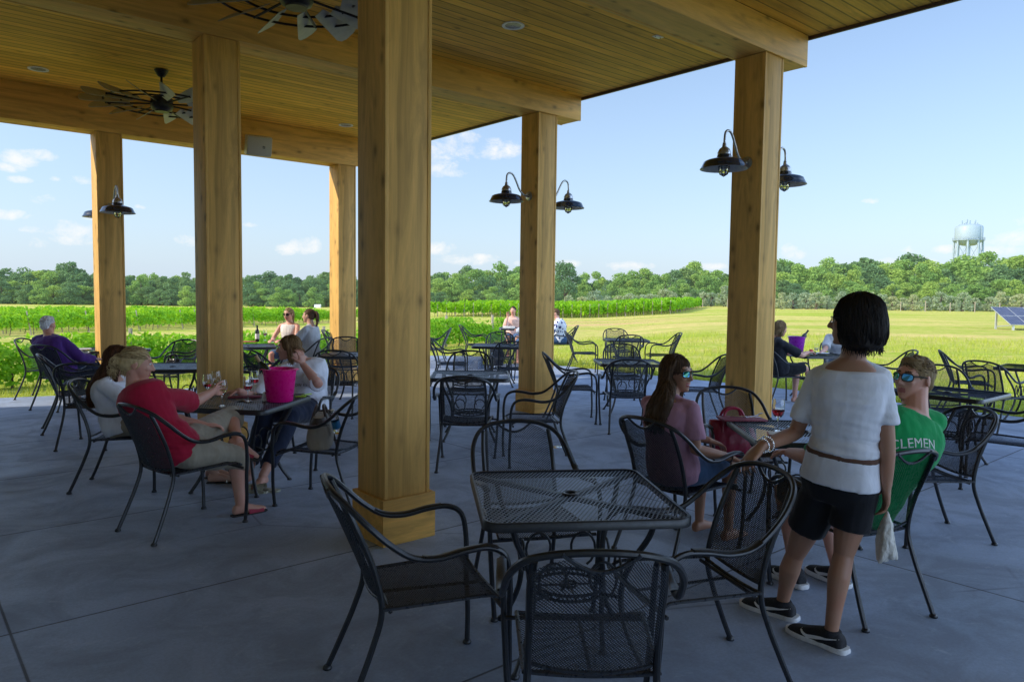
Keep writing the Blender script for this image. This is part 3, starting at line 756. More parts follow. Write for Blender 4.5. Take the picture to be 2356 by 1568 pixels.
for k in range(52000):
    th = rg.uniform(-36, 36); d = 12+26*rg.random()**1.6; x, y = d*math.sin(R(th)), d*math.cos(R(th))
    if not outside(x, y): continue
    dens_ = noise.noise(Vector((x*.5, y*.5, 9)))
    if dens_ < -.25: continue
    blade(Vector((x, y, tz(x, y))), rg.uniform(.03, .09)*(1+d/30), rg)
M['grass'] = leafmat('grass_blades', (.22, .31, .025), (.55, .58, .09), .3)
tag(mb.build('grass', M['grass'], None, False), kind='stuff')
# ---------------------------------------------------------------- water tower
M['tower'] = plain('tower_paint', (.31, .385, .43), .5, 0, .05, 1)
D = 310.0
def zt(y): return at(2228, y, D).z
c = at(2228, 560, D); t = empty('water_tower', (c.x, D, tz(c.x, D))); gz = tz(c.x, D)
r_ = 5.2; zb, zt0, ztop = zt(553)-gz, zt(524)-gz, zt(516)-gz; zlow = zt(566)-gz
mb = MB(); mb.lathe([(0.5, zlow), (2.5, zlow+.25), (4.0, zlow+1.0), (4.9, zb-.6), (r_, zb+.4), (r_, zt0), (4.8, zt0+.7), (3.7, zt0+1.25), (2, ztop), (0, ztop+.1)], 40); mb.build('tank', M['tower'], t)
mb = MB(); mb.lathe([(r_+.02, zb-.15), (r_+.75, zb-.15), (r_+.75, zb), (r_+.02, zb)], 40, None, False, False)
for z in (.55, 1.05): mb.tube([((r_+.7)*math.cos(2*math.pi*k/40), (r_+.7)*math.sin(2*math.pi*k/40), zb+z) for k in range(40)], .05, 5, closed=True)
for k in range(20): a = 2*math.pi*k/20; mb.tube([((r_+.7)*math.cos(a), (r_+.7)*math.sin(a), zb), ((r_+.7)*math.cos(a), (r_+.7)*math.sin(a), zb+1.05)], .04, 4)
mb.build('balcony', M['tower'], t)
for k in range(8):
    a = 2*math.pi*(k+.25)/8; mb = MB(); mb.tube([((r_-.1)*math.cos(a), (r_-.1)*math.sin(a), zb+.3), ((r_+.6)*math.cos(a), (r_+.6)*math.sin(a), -1)], .42, 10); mb.build('leg', M['tower'], t)
mb = MB(); mb.tube([(0, 0, zlow+.2), (0, 0, -1)], .85, 12); mb.build('riser', M['tower'], t)
mb = MB()
for k in range(8):
    a, b_ = 2*math.pi*(k+.25)/8, 2*math.pi*(k+1.25)/8
    for z0, z1 in ((zb-1, zb-9), (zb-9, zb-1)):
        mb.tube([((r_+.2)*math.cos(a), (r_+.2)*math.sin(a), z0), ((r_+.2)*math.cos(b_), (r_+.2)*math.sin(b_), z1)], .06, 4)
mb.build('bracing', M['tower'], t)
mb = MB(); mb.tube([(.4*r_, -.95*r_-.3, zb), (.4*r_, -.93*r_-.1, zt0+.5)], .12, 5); mb.build('ladder', M['tower'], t)
rg = random.Random(3)
for k in range(9):
    a = rg.uniform(0, 6.28); q = rg.uniform(.2, .95)*4.4; x, y = q*math.cos(a), q*math.sin(a); z = ztop-.4-(q/5.2)**2*1.2; hh = rg.uniform(1.2, 2.9)
    mb = MB(); mb.tube([(x, y, z), (x, y, z+hh)], .10, 5); mb.box(x-.2, x+.2, y-.12, y+.12, z+hh*.45, z+hh); mb.build('antenna', M['tower'], t)
tag(t, 'pale blue water tower on tall legs rising above the right wood', 'water tower')
# ---------------------------------------------------------------- solar array
m, nt, b = new_mat('solar_cells'); h = N(nt); c = h.coord(); sx = h.sep(c)
ln_ = None
for k, per in ((0, .166), (1, .166)):
    q = h.math('FRACT', h.math('DIVIDE', sx[k], per)); e = h.ramp(h.math('ABSOLUTE', h.math('SUBTRACT', q, .5)), [(.455, 0.0), (.48, 1.0)]); ln_ = e if ln_ is None else h.math('MAXIMUM', ln_, e)
nt.links.new(h.mix(h.math('MULTIPLY', ln_, .5), h.ramp(h.noise(c, 3, 2), [(.3, (.045, .058, .105)), (.7, (.075, .09, .15))]), (.45, .47, .52)), b.inputs['Base Color']); b.inputs['Roughness'].default_value = .18
M['alu'] = plain('aluminium', (.62, .63, .64), .35, .6, .1, 20)
t = empty('solar_array', (30.55, 45.0, tz(32, 46)), 0.0)
tilt = math.atan2(1.06, 2.0); Mx = Matrix.Translation((0, 0, .33)) @ Matrix.Rotation(tilt, 4, 'X')
Lp = math.hypot(1.06, 2.0)
for r__ in range(2):
    for k in range(8):
        x0 = k*1.02; y0 = r__*(Lp/2); pn = empty('solar_panel'); link_ = pn
        pn.parent = t; ALLKIDS.setdefault(t.name, []).append(pn)
        mb = MB(); mb.box(x0+.02, x0+.99, y0+.03, y0+Lp/2-.03, .0, .012); o = mb.build('glass', m, pn, False); o.matrix_local = Mx
        mb = MB()
        for bx in ((x0, x0+.02, y0, y0+Lp/2-.005), (x0+.99, x0+1.01, y0, y0+Lp/2-.005), (x0+.02, x0+.99, y0, y0+.03), (x0+.02, x0+.99, y0+Lp/2-.03, y0+Lp/2-.005)): mb.box(*bx, -.02, .02)
        o = mb.build('frame', M['alu'], pn, False); o.matrix_local = Mx
for x in (.3, 3.0, 5.7, 8.0):
    for y, z in ((.22, .40), (1.85, 1.26)):
        mb = MB(); mb.box(x-.05, x+.05, y-.05, y+.05, -.2, z); mb.build('leg', M['alu'], t)
    mb = MB(); mb.tube([(x, 1.85, .15), (x, .3, .3)], .035, 5); mb.build('brace', M['alu'], t)
tag(t, 'tilted blue solar panel array on metal legs at the right edge of the field', 'solar array')
# distant white shed
d = ray(731, 693); D = 234; p = gp(d.x/d.y*D, D); t = empty('shed', p)
M['white_paint'] = plain('white_paint', (.8, .8, .78), .5)
mb = MB(); mb.box(-.95, .95, -.6, .6, -.2, .8); mb.build('wall', M['white_paint'], t, False)
mb = MB(); mb.add([(-1.05, -.7, .802), (1.05, -.7, .802), (1.05, .7, .802), (-1.05, .7, .802), (-1.05, 0, 1.05), (1.05, 0, 1.05)], [(0, 1, 5, 4), (2, 3, 4, 5), (0, 4, 3), (1, 2, 5), (0, 3, 2, 1)]); mb.build('roof', M['white_paint'], t, False)
tag(t, 'tiny white shed far off at the foot of the dark left wood', 'shed')
# ================================================================== CHAIRS AND TABLES
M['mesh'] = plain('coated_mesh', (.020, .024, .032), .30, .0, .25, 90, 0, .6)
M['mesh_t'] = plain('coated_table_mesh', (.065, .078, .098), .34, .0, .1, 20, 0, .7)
def strand(mb, a, b, w_, nrm, tw):
    d = (b-a).normalized(); s = d.cross(nrm).normalized(); s = (Quaternion(d, tw) @ s)*w_*.5
    k = len(mb.v); mb.v += [a-s, a+s, b+s, b-s]; mb.face((k, k+1, k+2, k+3))
def expanded(mb, surf, nu, nv, w_, inside, tw=.55):
    """diamond mesh over surf(s,t), s,t in 0..1"""
    def nm(s, t):
        e = .01; a = surf(min(1, s+e), t)-surf(max(0, s-e), t); b = surf(s, min(1, t+e))-surf(s, max(0, t-e)); return a.cross(b).normalized()
    for j in range(nv):
        for i in range(nu):
            for (s0, t0, s1, t1) in ((i, j, i+.5, j+.5), (i+.5, j+.5, i+1, j), (i, j+1, i+.5, j+.5), (i+.5, j+.5, i+1, j+1)):
                a, b, c, d = s0/nu, t0/nv, s1/nu, t1/nv
                if not (inside((a+c)/2, (b+d)/2)): continue
                strand(mb, surf(a, b), surf(c, d), w_, nm((a+c)/2, (b+d)/2), tw if t1 > t0 else -tw)
def cap_foot(mb, p): mb.lathe([(.0, .0), (.019, .0), (.021, .004), (.019, .012), (.012, .02)], 10, Matrix.Translation(p), False)
def back_y(z, x=0.0):
    t = (z-.44)/(.88-.44); y = -.215-.165*t-.02*t*t
    return y-.035*(1-min(1, (x/.22)**2))
def make_chair():
    t = empty('mesh_patio_chair')
    # one continuous tube: front foot > arm > arch > arm > front foot, cut into its parts
    half = [(.262, .262, .008), (.275, .268, .16), (.285, .262, .34), (.292, .262, .50), (.296, .240, .610), (.298, .175, .652), (.298, .08, .650), (.297, -.03, .632), (.293, -.13, .645), (.286, -.215, .700), (.270, -.295, .775), (.225, -.362, .842), (.15, -.402, .876), (.07, -.415, .888), (0, -.418, .891)]
    pts = catmull([Vector(p) for p in half]+[Vector((-p[0], p[1], p[2])) for p in half[-2::-1]], 5)
    n = len(pts); k1 = 5*4; k2 = 5*9
    r = .0125
    for nm_, a, b in (('leg', 0, k1), ('arm', k1, k2), ('back_arch', k2, n-1-k2), ('arm', n-1-k2, n-1-k1), ('leg', n-1-k1, n-1)):
        mb = MB(); mb.tube(pts[a:b+1], r, 8)
        if nm_ == 'leg': cap_foot(mb, Vector((pts[0 if a == 0 else -1].x, .262, 0)))
        if nm_ == 'arm':
            q = pts[a:b+1]; q = [p+Vector((0, 0, .0105)) for p in q[3:-7]]
            L = len(q); mb.rings([(p, Vector((1, 0, 0)), (q[min(i+1, L-1)]-q[max(i-1, 0)]).normalized().cross(Vector((1, 0, 0))), .019, .0055) for i, p in enumerate(q)], 10)
        mb.build(nm_, M['black'], t)
    # rear legs run up as the back's uprights
    for s in (-1, 1):
        q = catmull([(s*.235, -.385, .008), (s*.228, -.335, .12), (s*.215, -.27, .28), (s*.208, -.232, .42), (s*.205, -.262, .58), (s*.205, -.325, .74), (s*.196, -.372, .845)], 5)
        mb = MB(); mb.tube(q, .0125, 8); cap_foot(mb, Vector((s*.235, -.385, 0)))
        mb.build('leg', M['black'], t)
    # seat: mesh in a bent frame
    def seat(s, t_):
        x = (s-.5); y = -.222+.472*t_; w_ = .440+.045*t_; z = .428+.012*t_-.012*(1-(2*x)**2)
        if t_ > .86: z -= .22*(t_-.86)**2*6
        return Vector((x*w_, y, z))
    mb = MB(); expanded(mb, seat, 38, 36, .0030, lambda a, b: True)
    fr = [seat(0, i/10) for i in range(11)]+[seat(i/8, 1) for i in range(1, 9)]+[seat(1, 1-i/10) for i in range(1, 11)]+[seat(1-i/8, 0) for i in range(1, 8)]
    mb.tube(fr, .0085, 6, closed=True); mb.build('seat', M['mesh'], t)
    mb = MB()
    for y, z, w_ in ((.235, .400, .282), (-.20, .415, .213)): mb.tube([(-w_, y, z), (w_, y, z)], .009, 6)
    mb.tube([(.0, .235, .398), (0, -.2, .412)], .007, 6); mb.build('seat_rail', M['black'], t)
    # back panel
    def ztop(x): return .886-.066*(abs(x)/.20)**2.2
    def zbot(x): return .462-.022*(1-(x/.205)**2)
    def back(s, t_):
        x = (s-.5)*.405; z0, z1 = zbot(x), ztop(x); z = z0+(z1-z0)*t_
        return Vector((x, back_y(z, x), z))
    def ok(s, t_):
        p = back(s, t_); return not (p.z > .886-.058*math.cos(min(1.57, abs(p.x)/.115*1.57)) and abs(p.x) < .115)
    mb = MB(); expanded(mb, back, 36, 34, .0032, ok)
    mb.tube([back(i/12, 0) for i in range(13)], .008, 6)
    lo = [(i/12-.5)*.23 for i in range(13)]
    mb.tube([Vector((x, back_y(.87-.05*math.cos(x/.115*1.57), x), .886-.058*math.cos(x/.115*1.57))) for x in lo], .0075, 6)
    mb.build('backrest', M['mesh'], t)
    return t
TW = .885
def make_table():
    t = empty('mesh_patio_table'); hw = TW/2; zt_ = .72; rc = .075
    def cor(o):
        q = []
        for cx, cy, a0 in ((1, 1, 0), (-1, 1, 90), (-1, -1, 180), (1, -1, 270)):
            for k in range(7):
                a = R(a0+15*k); q.append((cx*(hw-rc)+(rc+o)*math.cos(a), cy*(hw-rc)+(rc+o)*math.sin(a)))
        return q
    def top(s, t_): return Vector(((s-.5)*TW, (t_-.5)*TW, zt_-.002))
    def ins(s, t_):
        x, y = abs(s-.5)*TW, abs(t_-.5)*TW
        if math.hypot(x, y) < .034: return False
        if x > hw-.012 or y > hw-.012: return False
        if x > hw-rc and y > hw-rc: return math.hypot(x-hw+rc, y-hw+rc) < rc-.01
        return True
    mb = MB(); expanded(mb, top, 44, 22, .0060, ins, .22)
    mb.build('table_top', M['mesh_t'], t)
    mb = MB(); n_ = 28; prof_ = [(-.016, .004), (-.006, .006), (.0, .0), (.0, -.034), (-.006, -.036)]
    b0 = len(mb.v)
    for o, z in prof_:
        for x, y in cor(o): mb.v.append(Vector((x, y, zt_+z)))
    m_ = len(prof_)
    for i in range(m_):
        j = (i+1) % m_
        for k in range(n_): k2 = (k+1) % n_; mb.face((b0+i*n_+k, b0+i*n_+k2, b0+j*n_+k2, b0+j*n_+k))
    mb.build('rim', M['black'], t, True, 50)
    mb = MB(); mb.lathe([(.024, .004), (.036, .006), (.040, .0), (.036, -.03), (.024, -.03)], 24, Matrix.Translation((0, 0, zt_)), False, False); mb.build('umbrella_ring', M['black'], t)
    mb = MB()
    for sx_, sy_ in ((1, 1), (1, -1)): mb.box(-.012, .012, -hw*1.27, hw*1.27, zt_-.030, zt_-.008, Matrix.Rotation(R(45*sx_*sy_), 4, 'Z'))
    mb.build('cross_brace', M['black'], t)
    for k in range(4):
        a = R(45+90*k); c_, s_ = math.cos(a), math.sin(a)
        pr = [(.44, .69), (.41, .60), (.335, .48), (.285, .36), (.285, .24), (.33, .12), (.405, .008)]
        mb = MB(); mb.tube(catmull([(c_*r_, s_*r_, z) for r_, z in pr], 5), .0135, 8); cap_foot(mb, Vector((c_*.405, s_*.405, 0))); mb.build('leg', M['black'], t)
    mb = MB()
    for z, r_ in ((.30, .17), (.275, .17)): mb.tube([(r_*math.cos(2*math.pi*k/28), r_*math.sin(2*math.pi*k/28), z) for k in range(28)], .008, 6, closed=True)
    for k in range(4):
        a = R(45+90*k); c_, s_ = math.cos(a), math.sin(a); mb.tube([(c_*.17, s_*.17, .288), (c_*.286, s_*.286, .30)], .009, 6)
    for k in range(28): a = 2*math.pi*k/28; mb.tube([(.17*math.cos(a), .17*math.sin(a), .275), (.17*math.cos(a), .17*math.sin(a), .30)], .004, 4)
    mb.tube([(.04*math.cos(2*math.pi*k/14), .04*math.sin(2*math.pi*k/14), .288) for k in range(14)], .006, 5, closed=True)
    mb.tube([(-.17, 0, .288), (.17, 0, .288)], .005, 5); mb.tube([(0, -.17, .288), (0, .17, .288)], .005, 5)
    mb.build('umbrella_shelf', M['black'], t)
    for k in range(4):   # scrolls between the legs
        a = R(90*k); c_, s_ = math.cos(a), math.sin(a); tx, ty = -s_, c_
        for sg in (-1, 1):
            pr = []
            for i in range(15):
                f = i/14; aa = -1.2+f*5.2; rr_ = .075*(1-.35*f)
                pr.append(Vector((c_*.205+tx*sg*(.105+rr_*math.cos(aa)), s_*.205+ty*sg*(.105+rr_*math.cos(aa)), .39+rr_*1.25*math.sin(aa))))
            mb = MB(); mb.tube(pr, .0065, 6); mb.build('scroll', M['black'], t)
    return t
CH0 = make_chair(); TB0 = make_table(); first_c = True; first_t = True
def chair(x, y, hdg, lab, group='black mesh patio chairs'):
    global first_c
    o = CH0 if first_c else copy_tree(CH0); first_c = False
    o.location = (x, y, 0); o.rotation_euler = (0, 0, R(hdg)); return tag(o, lab, 'chair', group)
def table(x, y, rot, lab, z=0.0):
    global first_t
    o = TB0 if first_t else copy_tree(TB0); first_t = False
    o.location = (x, y, z); o.rotation_euler = (0, 0, R(rot)); return tag(o, lab, 'table', 'square mesh patio tables')
# front table and its chairs
table(.28, 3.37, 7, 'empty square mesh table nearest the camera with umbrella hole')
chair(-.345, 3.03, -69, 'empty chair left of the nearest table, seen side-on before the thick post')
chair(.12, 3.92, 194, 'empty chair on the far side of the nearest table, facing the camera')
chair(.27, 2.52, 0, 'empty chair nearest the camera, back towards it, at bottom centre')
chair(.76, 3.10, 106, 'empty chair that the standing woman rests her hand on')
# group of three women, left
table(-2.26, 6.10, -9, 'square mesh table with the pink bucket and wine glasses')
chair(-2.25, 5.08, -36, 'chair under the woman in the red T-shirt')
chair(-3.20, 6.10, -80, 'chair under the long-haired woman beside the woman in red')
chair(-2.02, 6.98, 172, 'chair under the woman in white who touches her hair')
chair(-1.48, 5.72, 75, 'chair holding the beige tote bag left of the thick post')
# second line, left
table(-4.10, 8.85, 12, 'empty square mesh table behind the blonde woman in red, left of the left post')
chair(-4.42, 7.75, 8, 'chair behind the long-haired woman, its back to the camera')
chair(-5.05, 8.55, -58, 'wide-backed empty chair right of the old man, tilted towards the camera')
chair(-3.25, 9.3, 100, 'chair at the right end of the empty table half behind the left post')
table(-6.20, 11.35, 45, 'square mesh table of the old man with the row of tasting glasses')
chair(-6.15, 10.12, -16, 'chair under the old man in the purple shirt')
chair(-6.95, 11.0, -85, 'empty chair close behind the old man, at the far left edge')
chair(-5.15, 11.45, 115, 'chair facing left with big oval back right of the tasting glasses')
chair(-5.0, 10.75, 170, 'chair with a dark bag on its seat behind the empty left table')
# two women at the back, left of the thick post
table(-4.45, 12.35, 20, 'square mesh table with the dark wine bottle')
chair(-4.30, 11.35, -12, 'chair this side of the wine bottle table, its back to the camera')
chair(-3.45, 12.25, 75, 'chair under the woman with the ponytail')
chair(-4.05, 13.25, 165, 'chair under the blonde woman in sunglasses')
chair(-3.15, 9.75, -40, 'blue-lit chair close behind the woman touching her hair')
table(-2.35, 10.9, -2, 'empty square mesh table just left of the thick post, half hidden')
chair(-2.30, 9.85, 0, 'chair with its back to the camera at the half hidden table by the thick post')
chair(-2.75, 11.95, 187, 'chair beyond the half hidden table by the thick post, facing the camera')
chair(-3.35, 14.6, -85, 'sunlit chair in front of the far centre post, facing right')
# centre
table(-.47, 8.35, 2, 'empty square mesh table right of the thick post with its pale umbrella ring')
chair(-.43, 7.02, -2, 'chair with its back to the camera just right of the thick post')
chair(.22, 7.15, 97, 'side-on chair facing left just in front of the middle post')
chair(-1.2, 7.9, -95, 'chair almost hidden by the thick post, only a blue edge of seat showing')
chair(-.55, 9.25, 180, 'round-backed chair on the far side of the table right of the thick post')
table(-.25, 13.2, -3, 'empty square mesh table half behind the middle post')
chair(-.02, 12.1, 3, 'chair with its back to the camera at the table half behind the middle post')
chair(-1.05, 12.7, -90, 'chair facing right, left of the table half behind the middle post')
chair(-.22, 14.2, 182, 'chair facing the camera beyond the table half behind the middle post')
chair(-1.75, 16.0, 92, 'far chair facing left by the concrete ledge, next to the thick post')
chair(-.85, 17.6, -92, 'farthest chair facing right, its back against the vines')
# far group behind the middle post
table(.12, 18.3, 0, 'far square table of the three people half hidden by the middle post', .08)
chair(1.22, 18.2, 90, 'chair under the person in the blue leaf-print shirt', 'black mesh patio chairs')
chair(.42, 17.1, 30, 'chair under the person in grey-blue at the far table')
chair(.02, 19.3, 180, 'chair under the person in the peach top at the far table')
# far table in the open
table(2.42, 15.5, -2, 'farthest empty square mesh table at the edge of the lawn')
chair(1.52, 15.4, -92, 'chair facing right at the left side of the farthest empty table')
chair(3.08, 15.2, 90, 'chair facing left at the right side of the farthest empty table')
chair(2.28, 14.5, 0, 'chair with its back to the camera at the farthest empty table')
chair(2.35, 16.4, 180, 'chair facing the camera beyond the farthest empty table')
table(1.63, 10.25, 1, 'empty square mesh table behind the woman with mirrored sunglasses')
chair(1.40, 9.0, 0, 'chair with its back to the camera between the woman in pink and the middle post')
chair(.82, 9.55, -90, 'chair facing right at the table behind the woman with mirrored sunglasses')
chair(2.42, 9.55, 92, 'chair facing left seen between the woman in pink and the right post')
chair(1.70, 11.1, 180, 'round-backed chair on the far side of the table behind the woman in pink')
# group of three, right
table(2.03, 5.03, -3, 'square mesh table with the red menu folder and the full wine glass')
chair(1.13, 4.74, -52, 'chair under the young woman in the pink top')
chair(1.80, 5.70, 182, 'chair with the red handbag in front of the right post')
chair(1.84, 3.98, 22, 'chair under the man in the green T-shirt')
chair(2.86, 5.05, 95, 'chair right of the man in green, its oval back catching the light')
# right side
table(4.36, 7.30, 40, 'empty square mesh table behind the man in green with a bright rim')
chair(4.28, 6.35, 54, 'chair cut by the right edge of the frame, arms towards the camera')
chair(4.80, 8.05, 165, 'chair facing the camera behind the man in green')
table(7.25, 10.1, 45, 'square mesh table cut off by the right edge of the frame')
chair(6.15, 9.25, -62, 'nearer of the two chairs stacked in view by the right-edge table')
chair(6.75, 10.75, -115, 'farther of the two chairs in view by the right-edge table')
table(5.0, 12.0, 5, 'square mesh table with the purple bucket and the food')
chair(4.23, 11.4, -75, 'chair under the woman in the black top beside the right post')
chair(5.72, 12.75, 170, 'chair on the far side of the purple bucket table, mostly hidden')
chair(5.55, 10.9, 80, 'chair facing left, its back rising right of the standing woman')
# ================================================================== PEOPLE
from mathutils.bvhtree import BVHTree
SK = {'fair': skin('skin_fair', (.56, .33, .24)), 'tan': skin('skin_tan', (.40, .215, .135)), 'pink': skin('skin_pink', (.60, .32, .235))}
M['lip'] = plain('lips', (.40, .12, .11), .4, 0, .1, 60)
M['brow'] = plain('eyebrow', (.08, .05, .03), .8)
M['eye'] = plain('eye_white', (.75, .73, .70), .2); M['iris'] = plain('iris', (.06, .04, .03), .2)
def hairmat(name, c0, c1):
    m, nt, b = new_mat(name); h = N(nt); c = h.coord(); ge = h.n('ShaderNodeNewGeometry')
    f = h.math('ADD', h.math('MULTIPLY', h.noise(h.mapping(c, (1, 1, .25)), 60, 4), .55), h.math('MULTIPLY', ge.outputs['Random Per Island'], .45))
    nt.links.new(h.ramp(f, [(.3, c0), (.7, c1)]), b.inputs['Base Color']); b.inputs['Roughness'].default_value = .6; b.inputs['Specular IOR Level'].default_value = .22
    nt.links.new(h.bump(h.noise(h.mapping(c, (1, 1, .2)), 140, 3), .5, .004), b.inputs['Normal'])
    return m
HR = {'black': hairmat('hair_black', (.006, .005, .005), (.022, .017, .015)), 'brown': hairmat('hair_brown', (.035, .020, .012), (.12, .070, .038)),
      'auburn': hairmat('hair_auburn', (.035, .014, .008), (.10, .042, .018)), 'dirty': hairmat('hair_dark_blonde', (.13, .085, .045), (.34, .24, .12)),
      'blonde': hairmat('hair_blonde', (.22, .15, .07), (.52, .39, .20)), 'white': hairmat('hair_white', (.42, .42, .42), (.70, .70, .69)), 'honey': hairmat('hair_honey', (.10, .055, .025), (.30, .19, .09))}
def lerp(a, b, t): return a*(1-t)+b*t
class Body:
    """a posed figure in world space; root empty at its base"""
    def __init__(s, J, w=1.0, fem=True, hs=1.0):
        s.J = {k: Vector(v) for k, v in J.items()}; s.w = w; s.fem = fem; s.hs = hs; s.mb = MB()
        j = s.J; s.up = Vector((0, 0, 1))
        s.latS = (j['shR']-j['shL']).normalized(); s.latH = (j['hipR']-j['hipL']).normalized()
    def spine(s):
        j = s.J; return [j['pel']-(j['waist']-j['pel']).normalized()*.085, j['pel'], lerp(j['pel'], j['waist'], .6), j['waist'], lerp(j['waist'], j['chest'], .55), j['chest'], lerp(j['chest'], j['neck'], .50), lerp(j['chest'], j['neck'], .80), j['neck']]
    def torso(s, mb, lo, hi, off=0.0, prof=None, p=2.3):
        """lo..hi along the spine in 0..1; prof = extra offset (start, end)"""
        sp = catmull(s.spine(), 4); n = len(sp); w = s.w
        A = [.155, .178, .160, .140, .150, .165, .168, .118, .062] if s.fem else [.150, .168, .158, .150, .165, .188, .188, .130, .066]
        B = [.105, .125, .115, .100, .112, .122, .105, .085, .062] if s.fem else [.105, .120, .115, .108, .120, .128, .110, .090, .066]
        A = interp(A, n); B = interp(B, n); rs = []
        i0, i1 = int(lo*(n-1)), int(hi*(n-1))
        for i in range(i0, i1+1):
            t = (sp[min(i+1, n-1)]-sp[max(i-1, 0)]).normalized(); f = i/(n-1)
            la = lerp(s.latH, s.latS, f); la = (la-t*la.dot(t)).normalized(); fo = t.cross(la)
            g_ = (i-i0)/max(1, i1-i0); e = off+(lerp(prof[0], prof[1], g_) if prof else 0)
            ww = w if f < .8 else lerp(w, 1.0, (f-.8)/.2)
            rs.append((sp[i], la, fo, A[i]*ww+e, B[i]*ww+e))
        mb.rings(rs, 24, True, p)
    def limb(s, mb, pts, rads, off=0.0, t0=0.0, t1=1.0, k=6, round_=True, bow=True):
        q = catmull(pts, k) if bow else [Vector(p) for p in pts]
        # dense radii along arclength
        n = len(q); rr = interp(rads, n); i0, i1 = int(round(t0*(n-1))), int(round(t1*(n-1)))
        mb.tube(q[i0:i1+1], [r_+off for r_ in rr[i0:i1+1]], 14, True, False, round_)
    def arm(s, mb, sd, off=0.0, t1=1.0, flare=0.0, t0=0.0):
        j = s.J; a, b, c = j['sh'+sd], j['el'+sd], j['wr'+sd]; k = s.w if s.fem else s.w*1.12
        pts = [a, lerp(a, b, .5), b, lerp(b, c, .3), lerp(b, c, .7), c]
        q = [a]; rads = [.047*k, .046*k, .040*k, .041*k, .034*k, .026*k]; a = a+(b-a).normalized()*.008; pts[0] = a
        P = [];
        for i in range(5):
            for u_ in range(4): P.append((lerp(pts[i], pts[i+1], u_/4), lerp(rads[i], rads[i+1], u_/4)))
        P.append((pts[-1], rads[-1])); n = len(P); i0 = int(t0*(n-1)); i1 = int(round(t1*(n-1)))
        P = P[i0:i1+1]; m_ = len(P)
        mb.tube([p for p, r_ in P], [r_+off+flare*(i/max(1, m_-1)) for i, (p, r_) in enumerate(P)], 14, True, False, off == 0)
        nk = j['neck']; m1 = lerp(nk, j['sh'+sd], .5)-Vector((0, 0, .012)); mb.tube(catmull([nk-Vector((0, 0, .022)), m1, j['sh'+sd]], 4), interp([.046+off, .044*k+off, .045*k+off], 9), 12, True, False, True)
        return P[-1][0]
    def leg(s, mb, sd, off=0.0, t1=1.0, flare=0.0, t0=0.0, tight=1.0):
        j = s.J; a, b, c = j['hip'+sd], j['kn'+sd], j['an'+sd]; k = s.w
        pts = [a, lerp(a, b, .5), lerp(a, b, .85), b, lerp(b, c, .28), lerp(b, c, .65), c]
        back = (a-b).normalized(); 
        F = Vector((0, 0, 1)).cross(s.latH); pts[4] = pts[4]-F*.016; pts[5] = pts[5]-F*.008; rads = [.092*k, .082*k, .060*k, .051*k, .057*k, .042*k, .034*k]
        P = []
        for i in range(6):
            for u_ in range(4): P.append((lerp(pts[i], pts[i+1], u_/4), lerp(rads[i], rads[i+1], u_/4)))
        P.append((pts[-1], rads[-1])); n = len(P); i0 = int(t0*(n-1)); i1 = int(round(t1*(n-1))); P = P[i0:i1+1]
        if off: P = [(a+back*.085, .055*k), (a+back*.05, .085*k)]+P
        m_ = len(P)
        mb.tube([p for p, r_ in P], [r_+off+flare*(i/max(1, m_-1)) for i, (p, r_) in enumerate(P)], 16, True, False, off == 0)
    def frame(s):
        j = s.J; f = j['face'].normalized(); u = s.J.get('hup', Vector((0, 0, 1))); u = (u-f*u.dot(f)).normalized(); r_ = f.cross(u).normalized()
        return j['head'], r_, f, u
    def head(s, mb):
        hc, r_, f, u = s.frame(); k = s.hs; Mx = Matrix((r_, f, u)).transposed()
        def P(a, b, c): return hc+r_*a*k+f*b*k+u*c*k
        mb.ell(P(0, -.012, .022), .074*k, .093*k, .086*k, Mx, 20, 14)
        rs = []
        for uu, ff, a, b in ((.05, .008, .062, .072), (.02, .014, .067, .074), (-.02, .02, .064, .071), (-.05, .027, .057, .063), (-.075, .034, .046, .052), (-.097, .043, .034, .040), (-.112, .052, .020, .026)):
            rs.append((P(0, ff, uu), r_, f, a*k, b*k))
        mb.rings(rs, 20, True, 2.1)
        mb.tube([P(0, .080, .022), P(0, .096, -.008), P(0, .106, -.028)], [.009*k, .0105*k, .0125*k], 8, True, False, True)
        for q in (-1, 1):
            mb.ell(P(q*.0115, .094, -.032), .009*k, .011*k, .008*k, Mx)
            mb.ell(P(q*.036, .066, -.022), .022*k, .018*k, .020*k, Mx)
            mb.ell(P(q*.030, .074, .030), .024*k, .012*k, .008*k, Mx)
            E = Mx @ Matrix.Rotation(R(q*-18), 3, 'Z') @ Matrix.Rotation(R(-12), 3, 'X')
            mb.ell(P(q*.076, -.012, -.008), .007*k, .019*k, .031*k, E)
        mb.ell(P(0, .084, -.059), .021*k, .010*k, .0065*k, Mx); mb.ell(P(0, .082, -.071), .018*k, .010*k, .0075*k, Mx); mb.ell(P(0, .074, -.10), .018*k, .014*k, .013*k, Mx)
        j = s.J; mb.tube([j['neck']-(j['head']-j['neck']).normalized()*.03, lerp(j['neck'], P(0, -.02, -.05), .5), P(0, -.018, -.04)], [.062 if s.fem else .07, .052 if s.fem else .062, .054 if s.fem else .062], 14, True, False, True)
    def face_paint(s, ob, eyes=True):
        """lip and brow colours go on the faces of the same skin; eyes are their own balls"""
        hc, r_, f, u = s.frame(); k = s.hs; me = ob.data
        for p in me.polygons:
            d = p.center+ob_off(ob)-hc
            a, b, c = d.dot(r_)/k, d.dot(f)/k, d.dot(u)/k
            if b > .07 and abs(a) < .024 and -.078 < c < -.052: p.material_index = 1
            elif b > .06 and .012 < abs(a) < .048 and .028 < c < .036: p.material_index = 2
